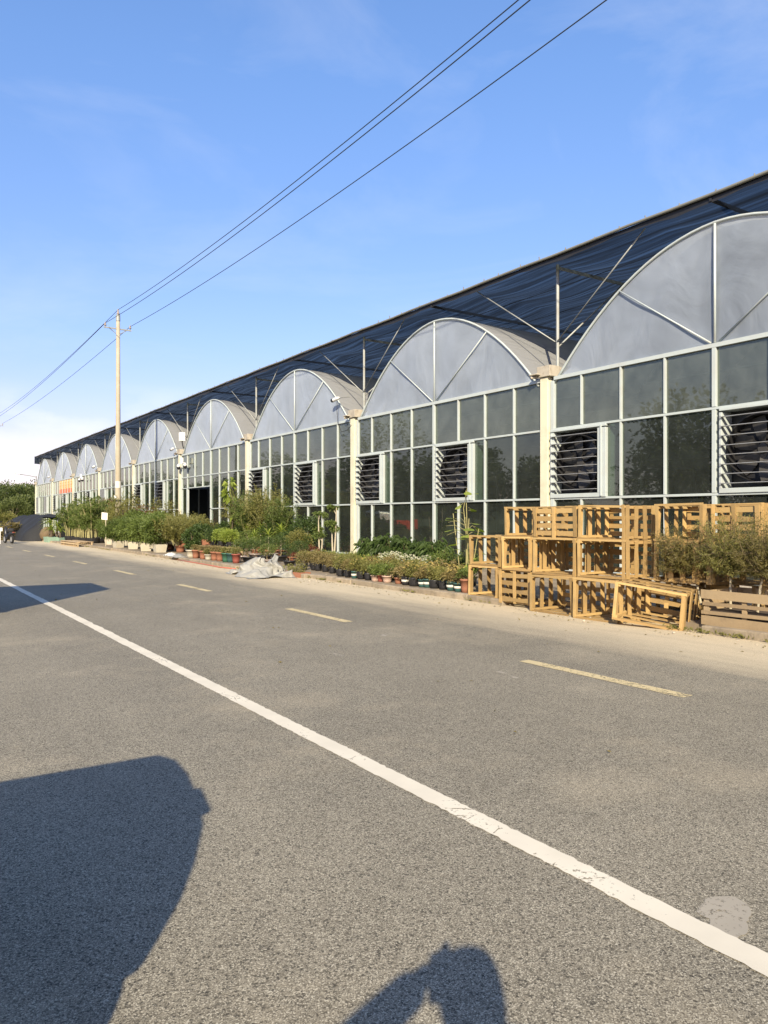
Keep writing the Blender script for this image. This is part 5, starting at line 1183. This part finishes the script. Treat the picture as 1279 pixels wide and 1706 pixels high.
q = MB(); q.tube([(-.33, .36, 1.05), (0, .42, 1.0), (.33, .36, 1.05)], .018, 6); q.tube([(0, .42, .95), (0, .62, .25)], .03, 6); q.build('handlebar', M['steel'], t)
for x in (-.26, .26): q = MB(); q.tube([(x, .38, 1.04), (x*1.15, .36, 1.25)], .008, 5); q.box((x*1.2, .35, 1.28), (.12, .02, .08)); q.build('mirror', M['plasticblk'], t)
q = MB(); q.box((0, -.86, .66), (.12, .03, .06)); q.build('tail_light', M['redpot'], t)
t = thing('road_sign', 'small white board on a thin post beside the scooter', 'sign', (5.95, 49.6, 0)); q = MB(); q.tube([(0, 0, 0), (0, 0, .9)], .02, 6); q.build('post', M['lampw'], t); q = MB(); q.box((0, -.02, .84), (.22, .02, .2)); q.build('board', M['lampw'], t)
# ------------------------------------------------------------------ vehicles beside the camera: they throw the two big shadows
def extrude_profile(pts, x0, x1):
    q = MB(); n = len(pts); V = [(x0, y, z) for y, z in pts]+[(x1, y, z) for y, z in pts]
    F = [tuple(range(n)), tuple(range(2*n-1, n-1, -1))]+[(i, n+i, n+(i+1)%n, (i+1)%n) for i in range(n)]; q.add(V, F); return q
t = thing('microcar', 'small silver two-door microcar parked on the near side of the road', 'car', (-1.02, 2.3, 0))
low_ = [(-1.20, .25), (-1.24, .5), (-1.20, .9), (-1.14, 1.0), (.35, .98), (.95, .90), (1.18, .72), (1.22, .45), (1.18, .25)]
q = extrude_profile(low_, -.66, .66); q.build('body', M['carsilver'], t, bevel=.06)
up_ = [(-1.17, .985), (-1.155, 1.12), (-1.13, 1.27), (-1.05, 1.42), (-.90, 1.59), (-.62, 1.70), (-.36, 1.765), (-.10, 1.785), (.10, 1.74), (.25, 1.62), (.64, .975)]
q = extrude_profile(up_, -.60, .665); q.build('cabin', M['carsilver'], t, bevel=.05)
q = MB(); q.box((.01, -.72, 1.675), (1.31, .28, .05), (R(14), 0, 0)); q.build('roof_spoiler', M['carsilver'], t, bevel=.02)
for x in (-.603, .668):
    q = extrude_profile([(-.72, 1.06), (-.68, 1.48), (.08, 1.52), (.42, 1.06)], x-.004, x+.004); q.build('side_window', M['darkglass'], t)
    q = MB(); q.bb((x-.012, -.66, .32), (x+.012, .34, .94)); dq = q.build('door', M['carsilver'], t, bevel=.01); q = MB(); q.bb((x-.03, -.6, .84), (x+.03, -.44, .87)); q.build('handle', M['plasticblk'], dq)
q = MB(); q.box((0, .46, 1.30), (1.1, .012, .62), (R(31), 0, 0)); q.build('windscreen', M['darkglass'], t); q = MB(); q.box((0, -1.06, 1.24), (1.0, .012, .36), (R(-18), 0, 0)); q.build('rear_window', M['darkglass'], t)
for x in (-.48, .48):
    q = MB(); q.box((x, 1.17, .68), (.24, .06, .14), (R(-10), 0, 0)); q.build('headlight', M['lampw'], t, bevel=.02); q = MB(); q.box((x, -1.235, .75), (.14, .03, .24)); q.build('tail_light', M['redpot'], t)
for x in (-.60, .60):
    for y in (-.82, .80): wheel(.27, .16, 'wheel', t, (x, y, .27), 'x')
t = thing('box_trailer', 'white closed box trailer parked on the near roadside', 'trailer', (.28, 13.9, 0))
q = MB(); q.bb((-1.0, -.92, .55), (.95, .90, 2.68)); q.build('box_body', M['carwhite'], t, bevel=.015)
q = MB(); q.bb((-1.01, -.99, .42), (.94, .97, .53)); q.build('chassis', M['darkmetal'], t); q = MB()
for x in (-.95, .88): q.bb((x-.04, -.95, .56), (x+.04, -.925, 2.58))
q.build('rear_trim', M['galv'], t)
for x in (-.035, ): 
    q = MB(); q.bb((-.96, -.94, .6), (-.05, -.922, 2.55)); dq = q.build('rear_door', M['carwhite'], t); q = MB(); q.bb((-.16, -.97, 1.3), (-.12, -.942, 1.6)); q.build('handle', M['steel'], dq)
    q = MB(); q.bb((-.03, -.94, .6), (.88, -.922, 2.55)); q.build('rear_door', M['carwhite'], t)
q = MB(); q.bar((0, .95, .46), (0, 2.0, .44), .08, .1); q.build('drawbar', M['darkmetal'], t)
for x in (-.82, .75): wheel(.30, .18, 'wheel', t, (x, 0, .30), 'x')
t = thing('pickup_truck', 'white cab pickup truck with red load bed parked across the road', 'truck', (-3.4, 48.5, 0))
q = extrude_profile([(.3, .5), (.3, 1.1), (.34, 1.95), (.6, 2.05), (1.5, 2.0), (1.95, 1.25), (2.6, 1.1), (2.7, .5)], -.85, .85); q.build('cab', M['carwhite'], t, bevel=.05)
q = MB(); q.bb((-.9, -2.6, .62), (.9, .22, .75)); 
for a, b_ in (((-.9, -2.6, .75), (-.84, .22, 1.35)), ((.84, -2.6, .75), (.9, .22, 1.35)), ((-.84, -2.6, .75), (.84, -2.54, 1.35))): q.bb(a, b_)
q.build('load_bed', M['carred'], t)
for x in (-.856, .856): q = extrude_profile([(.5, 1.2), (.52, 1.85), (1.4, 1.85), (1.75, 1.25)], x-.005, x+.005); q.build('side_window', M['darkglass'], t)
q = MB(); q.box((0, 1.76, 1.62), (1.5, .015, .85), (R(31), 0, 0)); q.build('windscreen', M['darkglass'], t)
for x in (-.72, .72):
    for y in (-1.7, 1.7): wheel(.36, .22, 'wheel', t, (x, y, .36), 'x')

# ------------------------------------------------------------------ the photographer, whose shadow lies on the road
def skinned(name, verts, edges, rad, m, parent, sub=2):
    me = bpy.data.meshes.new(name); me.from_pydata(verts, edges, []); o = bpy.data.objects.new(name, me); COL.objects.link(o)
    sm = o.modifiers.new('skin', 'SKIN'); sm.use_smooth_shade = True
    for i, r_ in enumerate(rad): me.skin_vertices[0].data[i].radius = (r_, r_) if not isinstance(r_, tuple) else r_
    me.skin_vertices[0].data[0].use_root = True
    ss = o.modifiers.new('sub', 'SUBSURF'); ss.levels = ss.render_levels = sub
    me.materials.append(m); o.parent = parent; return o
def sk_obj(name, verts, edges, rad):
    me = bpy.data.meshes.new(name); me.from_pydata([tuple(v) for v in verts], edges, []); o = bpy.data.objects.new(name, me); COL.objects.link(o)
    return o
P = thing('person', 'person in dark clothes standing behind the camera and holding up a phone', 'person', (-.145, -.40, 0), -R(29))
bv = [(0, 0, .94), (0, .0, 1.12), (0, -.01, 1.30), (0, 0, 1.42), (-.01, .035, 1.51), (-.03, .085, 1.61), (-.035, .085, 1.695),
      (-.10, 0, .88), (-.11, .02, .50), (-.11, -.01, .10), (-.12, .12, .04), (.10, 0, .88), (.11, .02, .50), (.11, -.01, .10), (.12, .12, .04),
      (-.19, 0, 1.41), (-.42, .17, 1.33), (-.09, .365, 1.485), (.19, 0, 1.41), (.25, -.03, 1.12), (.24, .06, .88)]
be = [(0,1),(1,2),(2,3),(3,4),(4,5),(5,6),(0,7),(7,8),(8,9),(9,10),(0,11),(11,12),(12,13),(13,14),(3,15),(15,16),(16,17),(3,18),(18,19),(19,20)]
br = [(.16,.11),(.145,.105),(.165,.115),(.13,.09),(.055,.055),(.09,.105),(.08,.09),(.095,.095),(.062,.062),(.045,.045),(.04,.03),(.095,.095),(.062,.062),(.045,.045),(.04,.03),(.065,.065),(.052,.052),(.033,.033),(.065,.065),(.045,.045),(.032,.032)]
skinned('body', bv, be, br, M['skin'], P)
skinned('shirt', [bv[i] for i in (0,1,2,3)]+[(-.20,0,1.42),(-.42,.17,1.33),(-.27,.26,1.40),(-.135,.34,1.46),(.20,0,1.42),(.235,-.02,1.22)], [(0,1),(1,2),(2,3),(3,4),(4,5),(5,6),(6,7),(3,8),(8,9)], [(.175,.125),(.16,.12),(.18,.13),(.125,.095),.08,.072,.064,.058,.08,.07], M['shirt'], P)
skinned('trousers', [(0,0,.96),(-.10,0,.86),(-.11,.02,.5),(-.11,-.01,.13),(.10,0,.86),(.11,.02,.5),(.11,-.01,.13)], [(0,1),(1,2),(2,3),(0,4),(4,5),(5,6)], [(.17,.12),.105,.08,.065,.105,.08,.065], M['trousers'], P)
skinned('hair', [(-.04,.065,1.725),(-.033,.02,1.675),(-.03,-.01,1.59),(-.015,-.04,1.48)], [(0,1),(1,2),(2,3)], [(.07,.075),(.115,.10),(.122,.08),(.10,.05)], M['hair'], P)
for s in (-1, 1):
    skinned('shoe', [(s*.11,-.06,.05),(s*.115,.06,.045),(s*.12,.17,.035)], [(0,1),(1,2)], [.05,.05,.04], M['plasticblk'], P)
q = MB()
for s in (-1, 1): q.lathe([(.001, -.012), (.010, -.006), (.012, 0), (.010, .006), (.001, .012)], (-.03+s*.034, .168, 1.622), 8)
q.build('eyes', M['lampw'], P, smooth=True)
skinned('nose', [(-.03,.17,1.62),(-.03,.192,1.588)], [(0,1)], [.010,.016], M['skin'], P); skinned('lips', [(-.055,.164,1.555),(-.03,.174,1.555),(-.005,.164,1.555)], [(0,1),(1,2)], [.006,.009,.006], M['redsign'], P)
for s in (-1, 1): skinned('ear', [(-.03+s*.09,.075,1.58),(-.03+s*.097,.07,1.63)], [(0,1)], [.014,.018], M['skin'], P, 1)
# left hand round the edge of the phone: palm, four fingers of unequal length, thumb
skinned('hand', [(-.115,0.359,1.440),(-.085,0.379,1.470),(-.055,0.389,1.505),(-.052,0.402,1.535),(-.03,0.406,1.540),(-.056,0.404,1.515),(-.03,0.408,1.517),(-.058,0.404,1.495),(-.032,0.408,1.494),(-.062,0.402,1.474),(-.04,0.406,1.470),(-.062,0.379,1.515),(-.03,0.376,1.530)],
        [(0,1),(1,2),(2,3),(3,4),(2,5),(5,6),(1,7),(7,8),(1,9),(9,10),(2,11),(11,12)], [.028,.026,.022,.009,.008,.0095,.008,.009,.008,.008,.007,.011,.009], M['skin'], P)
skinned('hand', [(.24,.06,.88),(.24,.075,.82),(.24,.09,.77),(.235,.115,.72),(.24,.10,.70),(.245,.085,.705),(.25,.07,.715),(.232,.12,.79),(.225,.13,.75)], [(0,1),(1,2),(2,3),(2,4),(2,5),(2,6),(1,7),(7,8)], [.03,.035,.03,.009,.009,.009,.008,.011,.009], M['skin'], P)
ph = thing('mobile_phone', 'black mobile phone held up at eye height by the person', 'phone', (-.012, -.018, 1.432), -R(33.38)); q = MB(); q.bb((-.036, -.008, -.078), (.036, .0, .078)); q.build('case', M['plasticblk'], ph, bevel=.003); q = MB(); q.bb((-.033, -.0095, -.073), (.033, -.0085, .073)); q.build('screen', M['darkglass'], ph); q = MB(); q.tube([(.02, .0005, .055), (.02, .002, .055)], .008, 12); q.build('camera_lens', M['darkglass'], ph)

# ------------------------------------------------------------------ litter and a seam on the road
q = MB()
n = 420; PX_ = 8.9-abs(nr.normal(0, .45, n)); PYy = nr.uniform(3, 32, n); far = nr.uniform(0, 1, n) < .15
PX_[far] = nr.uniform(2.6, 8.5, far.sum())
Pn = np.stack([PX_, PYy, np.full(n, .012)], 1); D = nr.normal(size=(n, 3)); D[:, 2] = np.abs(D[:, 2])*.12
V_, F_ = leaf_np(Pn, D, .045, .02, droop=0); V_[:, 2] = np.maximum(V_[:, 2], .006); q.np_add(V_, F_)
o = q.build('leaf_litter', M['L_dry']); o['kind'] = 'stuff'
q = MB()
for k in range(70):   # weeds in the kerb joint
    y = rng.choice((rng.uniform(9.9, 30), rng.uniform(4.8, 6.6), rng.uniform(20, 44))); x = 8.94+rng.gauss(0, .03); n = rng.randint(6, 22)
    Pn = np.array([[x, y, .01]])+nr.normal(size=(n, 3))*np.array([.03, .07, 0]); D = nr.normal(size=(n, 3))*.6; D[:, 2] = 1
    q.np_add(*leaf_np(Pn, D, .09, .012, droop=.3))
o = q.build('weeds', M['L_olive']); o['kind'] = 'stuff'

q = MB()   # plants on the floor inside, seen dimly through the glazing
for k in range(34):
    x = 16.4+rng.uniform(0, 5); y = 6+k*1.6+rng.uniform(-.5, .5)
    if 37 < y < 43: continue
    h_ = rng.uniform(.5, 1.5); clump_crown(q, (x, y, .1+h_*.5), (.6, .7, h_*.5), 16, 26, .16, .07, cr_=.35, shell=.3)
o = q.build('inner_planting', M['L_dark']); o['kind'] = 'stuff'

q = MB(); base_ = np.array([(1,0,0),(-.5,.87,0),(-.5,-.87,0),(0,0,.8),(0,0,-.4)]); FT = np.array([(0,1,3),(1,2,3),(2,0,3),(1,0,4),(2,1,4),(0,2,4)])
for k in range(700):   # grit and crumbs along the kerb
    y = rng.uniform(3.5, 34); x = 8.93-abs(rng.gauss(0, .35)) if k % 3 else rng.uniform(9.15, 11.5); z = .0 if x < 8.95 else .09
    if x > 9.1 and 6.5 < y < 9.95: continue
    s_ = rng.uniform(.004, .016) if rng.random() < .9 else rng.uniform(.016, .035); a = rng.uniform(0, 6.28); c, s2 = math.cos(a), math.sin(a)
    q.np_add(base_@np.array([[c, s2, 0], [-s2, c, 0], [0, 0, 1]])*s_*nr.uniform(.6, 1.3, (5, 3))+np.array([x, y, z+s_*.2]), FT)
o = q.build('gravel', M['pebble']); o['kind'] = 'stuff'
